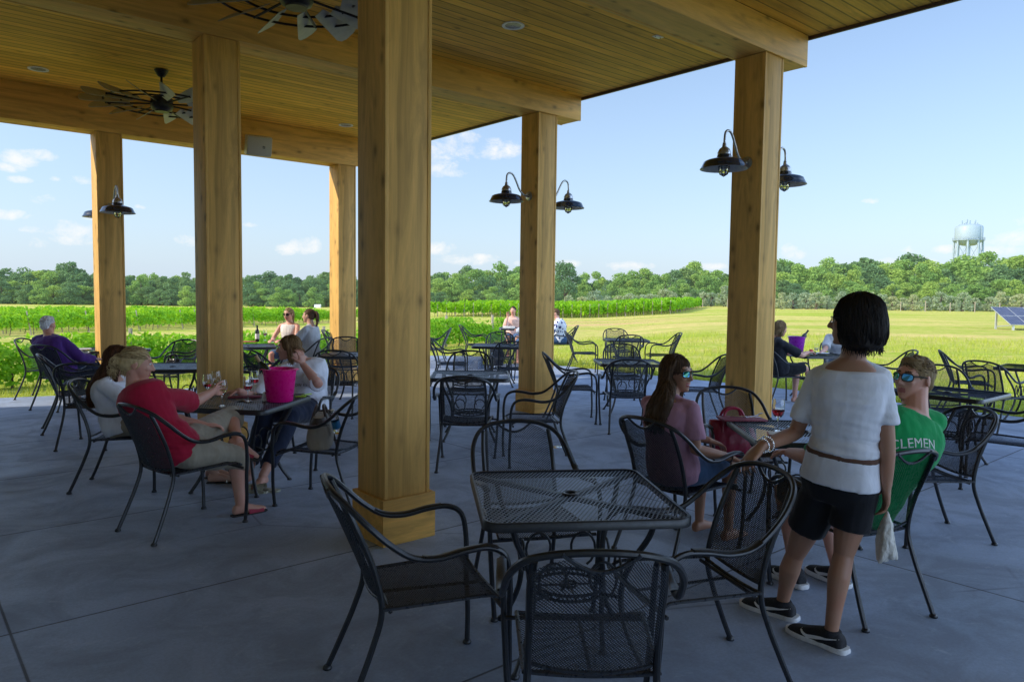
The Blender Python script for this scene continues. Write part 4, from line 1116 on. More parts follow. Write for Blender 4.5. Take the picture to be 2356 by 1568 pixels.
    def eyes(s, root):
        hc, r_, f, u = s.frame(); k = s.hs; off = Vector(root.location)
        for q in (-1, 1):
            c = hc+r_*q*.031*k+f*.0765*k+u*.010*k-off; mb = MB(); Mx = Matrix((r_, f, u)).transposed()
            mb.ell(c, .0115*k, .0115*k, .0085*k, Mx); mb.mi = 1; mb.ell(c+f*.0075*k, .0055*k, .0055*k, .0055*k, Mx, 10, 7); mb.build('eye', [M['eye'], M['iris']], root)
    def hand(s, mb, sd, d, n, thumb=None, curl=.35, spread=.10, size=1.0, curls=None, th_curl=.4):
        w0 = s.J['wr'+sd]; d = Vector(d).normalized(); n = Vector(n); n = (n-d*n.dot(d)).normalized(); sv = d.cross(n)
        if thumb is not None and sv.dot(Vector(thumb)) < 0: sv = -sv
        z = size
        mb.rings([(w0-d*.02*z, sv, n, .026*z, .020*z), (w0+d*.012*z, sv, n, .028*z, .019*z), (w0+d*.045*z, sv, n, .038*z, .017*z), (w0+d*.078*z, sv, n, .040*z, .0145*z), (w0+d*.092*z, sv, n, .036*z, .011*z)], 14, True, 2.4)
        for i, (o, L) in enumerate(((.030, .072), (.0105, .080), (-.0095, .074), (-.0285, .059))):
            dd = (d+sv*spread*(1.4-i*.95)).normalized(); p = w0+d*.083*z+sv*o*z; c = curls[i] if curls else curl*(1+.12*i); pts = [p]; ang_ = c*.55
            for fr_ in (.46, .30, .24):
                dv = dd*math.cos(ang_)+n*math.sin(ang_); pts.append(pts[-1]+dv*L*fr_*z); ang_ += c
            mb.tube(pts, [.0092*z, .0086*z, .0078*z, .0066*z], 8, True, False, True)
        dt = (d*.62+sv*.70+n*.28).normalized(); p = w0+d*.022*z+sv*.026*z; p1 = p+dt*.036*z; d2 = (dt+d*.35+n*th_curl).normalized(); p2 = p1+d2*.031*z; d3 = (d2+n*th_curl-sv*.2).normalized()
        mb.tube([p, p1, p2, p2+d3*.024*z], [.0145*z, .0115*z, .0100*z, .0082*z], 8, True, False, True)
    def foot(s, mb, sd, fd, lift=0.0, off=0.0, z=1.0):
        a = s.J['an'+sd]; fd = Vector(fd).normalized(); la = Vector((fd.y, -fd.x, 0)); 
        la = la.normalized() if la.length > .01 else Vector((1, 0, 0)); up = la.cross(fd); up = up if up.z > 0 else -up
        base = a-up*.075
        rs = [(base-fd*.058*z+up*.028, la, up, .018+off, .022+off), (base-fd*.045*z+up*.034, la, up, .030+off, .034+off), (base+fd*.0*z+up*.042, la, up, .034+off, .042+off), (base+fd*.06*z+up*.034, la, up, .038+off, .034+off), (base+fd*.12*z+up*.022, la, up, .043+off, .022+off), (base+fd*.165*z+up*.016, la, up, .040+off, .016+off), (base+fd*.19*z+up*.012, la, up, .026+off, .011+off)]
        mb.rings(rs, 16, True, 2.3)
        return base, fd, la, up
def ob_off(ob): return Vector(ob.parent.location) if ob.parent else Vector((0, 0, 0))
def shift(mb, root): 
    o = Vector(root.location)
    for i in range(len(mb.v)): mb.v[i] = mb.v[i]-o
    return mb
def creases(amp, z0, spread=.12):
    def f(co):
        w_ = math.exp(-((co.z-z0)/spread)**2)
        return amp*(.35+w_)*noise.noise(Vector((co.x*7, co.y*7, co.z*34+co.x*5)))+amp*.7*noise.noise(Vector((co.x*9, co.y*9, co.z*9)))
    return f
def folds(amp, fx=16.0, seed=0.0):
    def f(co): return amp*noise.noise(Vector((co.x*fx+seed, co.y*fx, co.z*fx*.55)))+amp*.5*noise.noise(Vector((co.x*fx*2.3+seed, co.y*fx*2.3, co.z*fx*1.2)))
    return f
# ---- hair
def hair(B, root, style, mat, seed=1, voxel=.006, strands=260, length=.30, grow=1.0, side=1):
    hc, r_, f, u = B.frame(); k = B.hs; Mx = Matrix((r_, f, u)).transposed(); rg = random.Random(seed)
    def P(a, b, c): return hc+r_*a*k+f*b*k+u*c*k
    mb = MB(); G = grow
    dn = (Vector((0, 0, -1))*.7-u*.3).normalized()
    if style in ('bob', 'long', 'mid'):
        mb.ell(P(0, -.022, .032), .087*k*G, .100*k*G, .092*k*G, Mx, 22, 16)
        if style == 'bob':
            rs = [(P(0, -.030, .03), r_, f, .092*k*G, .095*k*G), (P(0, -.034, -.02), r_, f, .100*k*G, .096*k*G), (P(0, -.036, -.065), r_, f, .102*k*G, .093*k*G), (P(0, -.040, -.105), r_, f, .094*k*G, .082*k*G), (P(.004, -.042, -.130), r_, f, .072*k*G, .060*k*G)]
            mb.rings(rs, 24, True, 2.2)
        else:
            L = length; b0 = P(0, -.050, -.02); F = Vector((0, 0, 1)).cross(B.latS); F.z = 0; F.normalize(); j = B.J
            nb = j['neck']-F*.075; path = [P(0, -.035, .04), b0, lerp(b0, nb, .6), nb-F*.02-Vector((0, 0, .02)), lerp(j['neck'], j['chest'], .6)-F*.135*B.w, j['chest']-F*.150*B.w, j['chest']-F*.150*B.w-Vector((0, 0, .12))]
            q_ = catmull(path, 5); tot = 0; keep = [q_[0]]
            for a_, b_ in zip(q_, q_[1:]):
                tot += (b_-a_).length
                if tot > L+.10: break
                keep.append(b_)
            n_ = len(keep); rs = []
            for i, p in enumerate(keep):
                t = i/(n_-1); la = lerp(r_, B.latS, min(1, t*1.4)); fo = lerp(f, F, min(1, t*1.6)).normalized()
                rs.append((p, la.normalized(), fo, (.090+.012*math.sin(t*3)-.030*t**3)*k*G, (.080-.052*t)*k*G))
            mb.rings(rs, 22, True, 2.2)
            for q in (-1, 1):
                mb.tube(catmull([P(q*.060, .018, .080), P(q*.083, .002, .03), P(q*.087, -.014, -.04), P(q*.082, -.024, -.10), P(q*.075, -.03, -.10)+dn*L*.40], 4), [.018*k, .020*k, .022*k, .022*k, .012*k]*1 if False else interp([.016*k, .020*k, .023*k, .022*k, .010*k], 17), 10, True, False, True)
    elif style in ('bun', 'tail'):
        mb.ell(P(0, -.020, .028), .080*k*G, .0965*k*G, .088*k*G, Mx, 22, 16); mb.ell(P(0, -.055, -.015), .066*k*G, .060*k*G, .060*k*G, Mx)
        if style == 'bun':
            c0 = P(-.01, -.125, .012)
            for i in range(22):
                d = rdir(rg); mb.ell(c0+d*.028*k-u*.012, .020*k, .020*k, .024*k, Mx, 8, 6)
            for i in range(7): mb.ell(c0-u*(.03+.012*i)-f*.01+rdir(rg)*.014, .014, .014, .016, Mx, 8, 6)
        else:
            mb.tube(catmull([P(0, -.09, .045), P(0, -.125, .055), P(0, -.150, .02), P(0, -.150, -.06), P(0, -.140, -.14), P(.0, -.13, -.20)], 4), interp([.018, .024, .030, .030, .022, .006], 21), 10, True, False, True)
    elif style == 'short':
        mb.ell(P(0, -.020, .032), .079*k*G, .0975*k*G, .0865*k*G, Mx, 22, 16); mb.ell(P(0, .030, .082), .058*k, .046*k, .030*k, Mx); mb.ell(P(0, -.060, -.020), .062*k, .052*k, .055*k, Mx)
    elif style == 'bald':
        mb.ell(P(0, -.045, .0), .0795*k, .072*k, .060*k, Mx, 22, 16)
    shift(mb, root); ob = remeshed(mb, 'hair', mat, voxel, 2, root, folds(.0065, 26, seed))
    # locks lying on the volume
    bv = BVHTree.FromPolygons([v.co for v in ob.data.vertices], [tuple(p.vertices) for p in ob.data.polygons])
    o = Vector(root.location); st = MB()
    for i in range(strands):
        if style in ('bald',):
            a = rg.uniform(1.2, 5.1); p = P(.08*math.sin(a), -.045-.075*math.cos(a)*-1 if False else -.045+.075*math.cos(a), rg.uniform(-.05, .05)); dirn = (dn+rdir(rg)*.5); n_ = 4; stp = .012
        else:
            a = rg.uniform(0, 6.28); e = rg.uniform(.05, 1.45); p = P(.09*math.sin(e)*math.sin(a), -.02+.10*math.sin(e)*math.cos(a), .03+.095*math.cos(e)); dirn = None
            n_ = {'bob': 9, 'long': 14, 'mid': 11, 'bun': 6, 'tail': 6, 'short': 3}[style]; stp = {'short': .011}.get(style, .020 if style != 'long' else .026)
        pts = []; p = p-o; curl = rdir(rg)*.25
        for q in range(n_):
            hit = bv.find_nearest(p)
            if hit[0] is None: break
            pn, nn = hit[0], hit[1]; pts.append(pn+nn*rg.uniform(.0005, .0022))
            if style in ('bun', 'tail'): tgt = (P(0, -.12, .03)-o)-pn
            elif style == 'short': tgt = -f*1.0-u*.35
            else: tgt = (dn*1.0+(pn-(hc-o)-u*(pn-(hc-o)).dot(u)).normalized()*(.9 if q < 3 else .0))
            tgt = tgt+curl*tgt.length*.5; tgt = tgt-nn*tgt.dot(nn)
            if tgt.length < 1e-5: break
            p = pn+tgt.normalized()*stp
        if len(pts) > 2:
            m_ = len(pts); w_ = rg.uniform(.0018, .0040); st.tube(pts, [w_*(.35+.65*math.sin(math.pi*(i_+.5)/m_)) for i_ in range(m_)], 4)
    if style in ('bob', 'long', 'mid', 'bun'):   # loose ends
        vs = ob.data.vertices; zs = sorted(vs, key=lambda v: v.co.z)[:max(20, len(vs)//7)]
        for i in range(strands//(4 if style == 'bob' else 2)):
            v = zs[rg.randrange(len(zs))]; c = v.co.copy(); d = (dn+v.normal*.5+rdir(rg)*.35).normalized()
            e_ = rg.uniform(.012, .034); st.tube([c-d*.01, c+d*e_*.5+rdir(rg)*.004, c+d*e_+rdir(rg)*.009], [.0026, .0018, .0005], 4)
    if style == 'bun':
        c0 = P(-.01, -.125, .0)-o
        for i in range(46):
            d = rdir(rg); ax = rdir(rg); pts = []
            for q in range(8):
                d = Quaternion(ax, .35) @ d; pts.append(c0+d*(.044+.006*math.sin(q))*k-u*.012)
            st.tube(pts, [.0012]+[.0030]*6+[.0010], 4)
        for i in range(16):
            p0 = c0-u*.02+rdir(rg)*.03; st.tube(catmull([p0, p0-f*rg.uniform(.01, .03)-u*.02, p0-f*rg.uniform(.0, .04)-u*.045, p0-f*.01-u*rg.uniform(.05, .09)], 3), .0014, 4)
    if st.f:
        me2 = st.mesh('locks', mat); bm = bmesh.new(); bm.from_mesh(ob.data); bm.from_mesh(me2); bm.to_mesh(ob.data); bm.free(); ob.data.polygons.foreach_set('use_smooth', [True]*len(ob.data.polygons))
    return ob
def shades(B, root, lensmat, framemat, up_=0.0, name='sunglasses', thin=False, lift=0.0):
    hc, r_, f, u = B.frame(); k = B.hs; o = Vector(root.location)
    def P(a, b, c): return hc+r_*a*k+f*b*k+u*c*k-o
    t = bpy.data.objects.new(name, None); link(t, root); t.empty_display_size = .05
    hw, hh = (.026, .020) if not thin else (.025, .014)
    for q in (-1, 1):
        def rim(e): 
            pts = []
            for i in range(20):
                a = 2*math.pi*i/20; x = math.copysign(abs(math.cos(a))**.7, math.cos(a))*(hw+e); z = math.copysign(abs(math.sin(a))**.7, math.sin(a))*(hh+e)
                pts.append(P(q*.033+x, .099-abs(x+q*.02)*.10-(abs(q*.033+x)**2)*5.0, .004+lift+z))
            return pts
        if not thin:
            mb = MB(); a = rim(-.001); b0 = len(mb.v); mb.v += a; mb.face(range(20)); mb.build('lens', lensmat, t, False)
        else:
            mb = MB(); a = rim(-.001); mb.v += a; mb.face(range(20)); mb.build('lens', lensmat, t, False)
        mb = MB(); mb.tube(rim(.0), .0028 if not thin else .0016, 6, closed=True); mb.build('frame', framemat, t)
        mb = MB(); mb.tube([P(q*.060, .080, .012+lift), P(q*.074, .055, .014+lift), P(q*.079, .0, .010+lift), P(q*.078, -.02, .0+lift)], [.0045, .0042, .0034, .003] if not thin else .0018, 6); mb.build('temple', framemat, t)
    mb = MB(); mb.tube([P(-.008, .099, .012+lift), P(0, .102, .014+lift), P(.008, .099, .012+lift)], .0026, 6); mb.build('bridge', framemat, t)
    return t
def sitJ(x, y, hdg, **ov):
    """default sitting joints for a chair at x,y; overrides are chair-local (x right, y forward, z up) unless given as world 'W' tuples"""
    a = R(hdg); fw = Vector((-math.sin(a), math.cos(a), 0)); rt_ = Vector((math.cos(a), math.sin(a), 0))
    L = dict(pel=(0, -.10, .535), waist=(0, -.145, .69), chest=(0, -.185, .86), neck=(0, -.20, 1.015), head=(0, -.165, 1.165),
             shL=(-.162, -.195, .960), shR=(.162, -.195, .960), hipL=(-.088, -.05, .525), hipR=(.088, -.05, .525), knL=(-.115, .36, .535), knR=(.115, .36, .535), anL=(-.12, .34, .085), anR=(.12, .34, .085),
             elL=(-.235, -.10, .70), elR=(.235, -.10, .70), wrL=(-.17, .13, .66), wrR=(.17, .13, .66))
    L.update({k: v for k, v in ov.items() if k not in ('face', 'hup')})
    J = {}
    for k, v in L.items():
        if isinstance(v, Vector): J[k] = v
        else: J[k] = Vector((x, y, 0))+rt_*v[0]+fw*v[1]+Vector((0, 0, v[2]))
    J['face'] = Vector(ov.get('face', fw)); J['hup'] = Vector(ov.get('hup', (0, 0, 1)))
    return J, fw, rt_
def root_at(J, name='person'):
    p = J['pel']; return empty(name, (p.x, p.y, 0))
def finish(B, root, sk, voxel=.007, disp=None):
    shift(B.mb, root); ob = remeshed(B.mb, 'body', [sk, M['lip'], M['brow']], voxel, 3, root); B.face_paint(ob); return ob
def garment(B, root, name, mat, fn, voxel=.009, amp=.004, seed=0.0, smooth=5, fx=16.0, disp=None):
    mb = MB(); fn(mb); shift(mb, root); return remeshed(mb, name, mat, voxel, smooth, root, disp or folds(amp, fx, seed))
def tee(B, sl=.30, off=.013, lo=.06, hi=.90, hem=.018, slf=.020):
    def f(mb):
        B.torso(mb, lo, hi, off, (hem, .0)); 
        for sd in 'LR': B.arm(mb, sd, off, sl, slf)
    return f
def shorts(B, t1=.42, off=.013, flare=.014, top=.30):
    def f(mb):
        B.torso(mb, 0, top, off)
        for sd in 'LR': B.leg(mb, sd, off, t1, flare)
    return f
def text_on(root, body, txt, size, origin, right, upv, fwd, mat, name='lettering', arc=0.0, skip=None, bold=.0):
    """letters set on a garment: built flat, then laid on its surface"""
    cu = bpy.data.curves.new('t', 'FONT'); cu.body = txt; cu.size = size; cu.align_x = 'CENTER'; cu.offset = bold; cu.resolution_u = 3
    ob = bpy.data.objects.new('t', cu); COL.objects.link(ob); dg = bpy.context.evaluated_depsgraph_get(); dg.update()
    me = bpy.data.meshes.new_from_object(ob.evaluated_get(dg), depsgraph=dg); COL.objects.unlink(ob); bpy.data.objects.remove(ob)
    bm = bmesh.new(); bm.from_mesh(me); bmesh.ops.triangulate(bm, faces=bm.faces); 
    bmesh.ops.subdivide_edges(bm, edges=[e for e in bm.edges if e.calc_length() > size*.2], cuts=2); bmesh.ops.triangulate(bm, faces=bm.faces)
    bv = BVHTree.FromPolygons([v.co for v in body.data.vertices], [tuple(p.vertices) for p in body.data.polygons]); o = Vector(root.location)
    right = Vector(right).normalized(); upv = Vector(upv).normalized(); fwd = Vector(fwd).normalized()
    for v in bm.verts:
        x, y = v.co.x, v.co.y; y -= arc*x*x
        p = Vector(origin)+right*x+upv*y-o; h_ = bv.ray_cast(p-fwd*.35, fwd)
        v.co = (h_[0]+h_[1]*.0025) if h_[0] is not None else p
    bm.to_mesh(me); bm.free(); me.materials.clear(); me.materials.append(mat); me.name = name
    return link(bpy.data.objects.new(name, me), body)
C = {'white': cloth('white_jersey', (.85, .87, .95), .5), 'red': cloth('red_jersey', (.42, .012, .045), .5), 'green': cloth('green_jersey', (.012, .34, .10), .5), 'pink': cloth('mauve_jersey', (.50, .27, .37), .5),
     'khaki': cloth('khaki_cotton', (.36, .32, .245), .6), 'denim': cloth('blue_denim', (.06, .12, .24), .4), 'navy': cloth('dark_denim', (.018, .026, .055), .4), 'blackd': cloth('black_denim', (.011, .012, .016), .4),
     'purple': cloth('purple_cotton', (.085, .03, .20), .5), 'grey': cloth('grey_jersey', (.52, .53, .55), .5), 'blackt': cloth('black_jersey', (.018, .02, .028), .5), 'peach': cloth('peach_jersey', (.78, .50, .40), .4), 'cream': cloth('cream_lace', (.80, .74, .70), .5, 30)}
def spotted(name, base, spot, scale, thr):
    m, nt, b = new_mat(name); h = N(nt); vo = h.n('ShaderNodeTexVoronoi'); nt.links.new(h.mapping(h.coord(), (1, 1, .6)), vo.inputs['Vector']); vo.inputs['Scale'].default_value = scale
    nt.links.new(h.mix(h.ramp(vo.outputs['Distance'], [(thr, 1.0), (thr+.06, 0.0)]), base, spot), b.inputs['Base Color']); b.inputs['Roughness'].default_value = .85; return m
C['leafprint'] = spotted('leaf_print', (.72, .74, .80), (.03, .04, .16), 17, .34); C['dots'] = spotted('dotted_blue', (.40, .46, .56), (.70, .73, .78), 40, .25)
m, nt, b = new_mat('mirror_lens'); h = N(nt); nt.links.new(h.ramp(h.noise(h.coord(), 20, 1), [(.3, (.10, .35, .55)), (.7, (.16, .50, .62))]), b.inputs['Base Color']); b.inputs['Metallic'].default_value = 1; b.inputs['Roughness'].default_value = .06; M['mirror'] = m
M['dark_lens'] = plain('dark_lens', (.02, .015, .012), .08); M['frame_blk'] = plain('frame_black', (.012, .012, .014), .3); M['frame_br'] = plain('frame_tortoise', (.05, .025, .015), .25)
M['clear'] = glassm('spectacle_glass')
M['rubber_w'] = plain('sole_white', (.72, .72, .72), .6); M['shoe_b'] = plain('shoe_black_knit', (.012, .012, .015), .8, 0, .4, 200, .4); M['red_lth'] = plain('red_leather', (.33, .015, .05), .4); M['sole_b'] = plain('sole_dark', (.03, .025, .02), .7); M['silver'] = plain('silver', (.72, .71, .69), .22, 1.0, .08, 80)
def slipper(B, root, sd, fd, upper, sole, name='sandal', cover=(.45, .75), thick=.014):
    """sole under the foot and a band over the instep"""
    t = bpy.data.objects.new(name, None); link(t, root); o = Vector(root.location)
    fd = Vector(fd).normalized(); la = Vector((fd.y, -fd.x, 0)); la = la.normalized() if la.length > .01 else Vector((1, 0, 0)); up = la.cross(fd); up = up if up.z > 0 else -up; base = B.J['an'+sd]-up*.075-o
    mb = MB(); out = [(-.068, .022), (-.055, .034), (0, .037), (.07, .043), (.13, .049), (.175, .044), (.20, .026)]
    top = [base+fd*x+la*w_ for x, w_ in out]+[base+fd*x-la*w_ for x, w_ in out[::-1]]; n_ = len(top); mb.v += [p-up*.002 for p in top]+[p-up*thick for p in top]
    mb.face(range(n_)); mb.face(range(2*n_-1, n_-1, -1))
    for i in range(n_): j = (i+1) % n_; mb.face((i, n_+i, n_+j, j))
    mb.build('sole', sole, t, False)
    mb = MB(); rs = []
    for i in range(7):
        x = lerp(cover[0], cover[1], i/6)*.26-.062; hh = .050-.085*max(0, x-.02)**1.0*2.2; hh = max(.024, hh+.006); w_ = .046+.004*(i/6); row = []
        for q in range(13): a = math.pi*q/12; row.append(base+fd*x+la*w_*math.cos(a)+up*hh*math.sin(a)**.8)
        rs.append(row)
    for row in rs: mb.v += row
    for i in range(6):
        for q in range(12): mb.face((i*13+q, i*13+q+1, (i+1)*13+q+1, (i+1)*13+q))
    mb.build('strap', upper, t); return t
def thong(B, root, sd, fd, mat, sole):
    t = slipper(B, root, sd, fd, mat, sole, 'flip_flop', (.62, .66)); return t
def sneaker(B, root, sd, fd, swoosh_side):
    t = bpy.data.objects.new('sneaker', None); link(t, root); o = Vector(root.location)
    mb = MB(); base, fd, la, up = B.foot(mb, sd, fd, 0, .010, 1.12); a = B.J['an'+sd]; mb.tube([a+up*.012, a-up*.03], [.046, .050], 14, True, False, False)
    shift(mb, root); up_o = remeshed(mb, 'upper', M['shoe_b'], .006, 4, t)
    base = base-o; mb = MB(); out = [(-.085, .020), (-.072, .038), (-.03, .044), (.04, .042), (.11, .054), (.17, .054), (.215, .038), (.232, .012)]
    pr = [base+fd*x+la*w_ for x, w_ in out]+[base+fd*x-la*w_ for x, w_ in out[::-1]]; n_ = len(pr)
    for z, e in ((.026, .0), (.014, .003), (.0, .001)):
        for p in pr: c = base+fd*.05; mb.v.append(p+(p-c).normalized()*e+up*z-up*.004)
    mb.face(range(n_)); mb.face(range(3*n_-1, 2*n_-1, -1))
    for l in range(2):
        for i in range(n_): j = (i+1) % n_; mb.face((l*n_+i, (l+1)*n_+i, (l+1)*n_+j, l*n_+j))
    mb.build('sole', M['rubber_w'], t, True, 50)
    bv = BVHTree.FromPolygons([v.co for v in up_o.data.vertices], [tuple(p.vertices) for p in up_o.data.polygons])
    for sg in (-1, 1):   # curved check mark on the sides
        mb = MB(); N_ = 16; ps = []
        for i in range(N_+1):
            q = i/N_; x = .115-.19*q if False else lerp(.135, -.055, q); zc = .036+.030*q if q > .25 else .036+.0075-.20*(.25-q)*(.25-q)*-1.2+.0
            zc = .030+.034*max(0, q-.22)/.78 if q > .22 else .030+.018*((.22-q)/.22)**1.5; wd = .011*math.sin(math.pi*min(1, q*1.0+.05))**.8*(1-q*.75)+.001
            ps.append((x, zc, wd))
        for x, zc, wd in ps:
            for e in (-1, 1):
                p = base+fd*x+up*(zc+e*wd)+la*sg*.12; h_ = bv.ray_cast(p, -la*sg); mb.v.append((h_[0]+la*sg*.0018) if h_[0] is not None else base+fd*x+up*(zc+e*wd)+la*sg*.05)
        for i in range(N_): mb.face((2*i, 2*i+1, 2*i+3, 2*i+2))
        mb.build('side_mark', M['rubber_w'], t, False)
    return t
# ---------------------------------------------------------------- standing woman
J = dict(pel=at(1931, 1108, 3.48), waist=at(1944, 1005, 3.46), chest=at(1954, 915, 3.44), neck=at(1960, 826, 3.43), head=at(1966, 738, 3.42),
         shL=at(1882, 866, 3.51), shR=at(2026, 868, 3.39), hipL=at(1893, 1128, 3.54), hipR=at(1969, 1132, 3.43), knL=at(1828, 1277, 3.66), knR=at(1941, 1276, 3.42),
         anL=at(1800, 1396, 3.70), anR=at(1912, 1466, 3.37), elL=at(1830, 996, 3.60), wrL=at(1752, 1026, 3.42), elR=at(2041, 1012, 3.36), wrR=at(2040, 1116, 3.36), face=(-.80, .60, .02))
J['anL'].z = .075; J['anR'].z = .075
B = Body(J, .90, True, 1.02); root = root_at(J)
tag(root, 'standing person with black bob in white T-shirt and black shorts, back to the camera', 'person')
B.torso(B.mb, 0, 1, 0); B.head(B.mb)
for sd in 'LR': B.arm(B.mb, sd); B.leg(B.mb, sd)
B.hand(B.mb, 'L', (-.50, -.22, -.42), (.45, .10, -.75), (.5, .5, -.2), .50, .20, 1.08)
B.hand(B.mb, 'R', (.04, .05, -1), (-.9, .25, 0), (-.2, .9, -.3), .40, .05, 1.0, [.30, .45, .52, .55], .5)
for sd, fd in (('L', (-.20, .20, 0)), ('R', (-.14, .20, 0))): B.foot(B.mb, sd, fd)
finish(B, root, SK['tan'], .006); hair(B, root, 'bob', HR['black'], 5, .006, 700, .3, 1.09)
tshirt = garment(B, root, 'undershirt', C['white'], lambda mb: B.torso(mb, .13, .45, .019, (.006, .0)), .009, .003, 3)
def f(mb):
    B.torso(mb, .30, .865, .012, (.014, .006))
    for sd in 'LR': B.arm(mb, sd, .009, .32, .010)
garment(B, root, 'tshirt', C['white'], f, .0075, .006, 1, 3, 11, creases(.0065, J['waist'].z+.02))
garment(B, root, 'apron_tie', cloth('brown_band', (.14, .075, .055), .2), lambda mb: B.torso(mb, .262, .305, .026), .008, .001, 2, 3)
garment(B, root, 'shorts', C['blackd'], lambda mb: (B.torso(mb, 0, .26, .018), [B.leg(mb, sd, .014, .225, .010) for sd in 'LR']), .009, .003, 4)
for sd, fd in (('L', (-.20, .20, 0)), ('R', (-.14, .20, 0))): sneaker(B, root, sd, fd, 1)
shades(B, root, M['clear'], M['frame_blk'], 0, 'spectacles', True)
mb = MB(); q = J['wrL']-Vector(root.location); dv = (J['elL']-J['wrL']).normalized(); ax = dv.orthogonal().normalized(); bx = dv.cross(ax)
for off, r_ in ((.012, .033), (.045, .037)):
    for k in range(22): a = 2*math.pi*k/22; mb.ell(q+dv*off+(ax*math.cos(a)+bx*math.sin(a))*r_, .0045, .0045, .0045, None, 6, 4)
    mb.tube([q+dv*off+(ax*math.cos(2*math.pi*k/22)+bx*math.sin(2*math.pi*k/22))*r_ for k in range(22)], .0025, 5, closed=True)
mb.build('bracelet', M['silver'], root)
# cloth hanging from her right hand
t = empty('white_cloth', tuple(J['wrR']+Vector((.015, .01, -.26)))); mb = MB(); rg = random.Random(4)
for i in range(9):
    x, y = rg.uniform(-.03, .03), rg.uniform(-.025, .025)
    mb.tube(catmull([(0, 0, .13), (x*.6, y*.6, .07), (x, y, .0), (x*1.3+rg.uniform(-.02, .02), y*1.2, -.06), (x*1.5+rg.uniform(-.02, .03), y, -.085+rg.uniform(-.015, .02))], 4), interp([.007, .017, .022, .019, .010], 17), 8, True, False, True)
remeshed(mb, 'folds', cloth('cotton_rag', (.70, .68, .62), .7, 60), .005, 2, t, folds(.003, 60)); tag(t, 'crumpled white cloth hanging from the standing woman right hand', 'cloth')
# ---------------------------------------------------------------- young woman in pink
J, fw, rt_ = sitJ(1.13, 4.74, -52, neck=(.0, -.15, 1.005), head=(.0, -.085, 1.150), chest=(0, -.165, .85), shR=(.165, -.14, .945), shL=(-.165, -.17, .945), face=(.70, -.72, -.02), elR=at(1600, 1034, 4.50), wrR=at(1682, 1052, 4.58), elL=(-.20, .10, .74), wrL=(-.02, .30, .665))
B = Body(J, .90, True, 1.0); root = root_at(J); tag(root, 'seated person with long brown hair, mirrored sunglasses and mauve-pink top', 'person')
B.torso(B.mb, 0, 1); B.head(B.mb)
for sd in 'LR': B.arm(B.mb, sd); B.leg(B.mb, sd); B.foot(B.mb, sd, fw)
B.hand(B.mb, 'R', J['wrR']-J['elR']+Vector((0, 0, -.06)), (0, 0, -1), None, .35); B.hand(B.mb, 'L', (.8, .3, -.3), (0, 0, -1), None, .4)
finish(B, root, SK['tan'], .006); hair(B, root, 'long', HR['brown'], 6, .006, 480, .40, 1.0)
garment(B, root, 'top', C['pink'], lambda mb: (B.torso(mb, .06, .90, .014, (.016, .008)), [B.arm(mb, sd, .010, .32, .022) for sd in 'LR']), .0085, .005, 5)
garment(B, root, 'denim_shorts', C['denim'], shorts(B, .30, .013, .014, .20), .009, .003, 6)
shades(B, root, M['mirror'], M['frame_br'])
hc, r_, f_, u_ = B.frame(); o = Vector(root.location); mb = MB()
mb.rings([(hc+r_*x+f_*(.0885-abs(x)*.22)-u_*(.0665-x*x*9)-o, f_, u_, .004, .0055*(1-abs(x)/.024)) for x in (-.022, -.016, -.008, 0, .008, .016, .022)], 8); mb.build('teeth', M['rubber_w'], root)
mb = MB(); q = J['wrR']-o; dv = (J['elR']-J['wrR']).normalized(); ax = dv.orthogonal().normalized(); bx = dv.cross(ax)
mb.tube([q+dv*.01+(ax*math.cos(2*math.pi*k/18)+bx*math.sin(2*math.pi*k/18))*.030 for k in range(18)], .0035, 6, closed=True); mb.build('wristband', M['frame_blk'], root)
# ---------------------------------------------------------------- man in green
J, fw, rt_ = sitJ(1.84, 3.98, 22, pel=(.03, -.08, .535), waist=(.09, -.15, .70), chest=(.17, -.20, .88), neck=(.255, -.20, 1.05), head=(.305, -.15, 1.215), shR=(.372, -.225, .985), shL=(.03, -.16, 1.005), face=(-.93, -.36, .08), hup=(.05, 0, 1),
                  elR=(.36, .04, .73), wrR=(.20, .22, .64), elL=(-.16, .08, .76), wrL=(-.10, .32, .74), knL=(-.16, .30, .54), knR=(.10, .32, .54), anL=(-.14, .20, .085), anR=(.10, .12, .085))
B = Body(J, 1.0, False, 1.04); root = root_at(J); tag(root, 'seated person with short blond hair, sunglasses and green lettered T-shirt', 'person')
B.torso(B.mb, 0, 1); B.head(B.mb)
for sd in 'LR': B.arm(B.mb, sd); B.leg(B.mb, sd); B.foot(B.mb, sd, fw)
B.hand(B.mb, 'R', (-.3, .8, -.3), (0, 0, -1), None, .4); B.hand(B.mb, 'L', (-.1, 1, -.1), (0, 0, -1), None, .4)
finish(B, root, SK['pink'], .006); hair(B, root, 'short', HR['dirty'], 7, .006, 420, .3, 1.0)
sh = garment(B, root, 'tshirt', C['green'], lambda mb: (B.torso(mb, .04, .91, .018, (.020, .006)), [B.arm(mb, sd, .015, .40, .022) for sd in 'LR']), .009, .0055, 7)
garment(B, root, 'shorts', C['blackd'], shorts(B, .44, .014, .016, .20), .010, .003, 8)
for sd in 'LR': sneaker(B, root, sd, fw, 0)
shades(B, root, M['mirror'], M['frame_blk'])
M['ink_w'] = plain('print_white', (.72, .76, .74), .7)
text_on(root, sh, 'CLEMEN', .068, at(2146, 1038, 3.6), (.93, .30, 0), (0, 0, 1), (-.30, .95, 0), M['ink_w'], 'lettering', 1.1, None, 0)
text_on(root, sh, 'SOCCER', .060, at(2128, 1090, 3.6), (.93, .30, 0), (0, 0, 1), (-.30, .95, 0), M['ink_w'], 'lettering', 1.1) if False else None
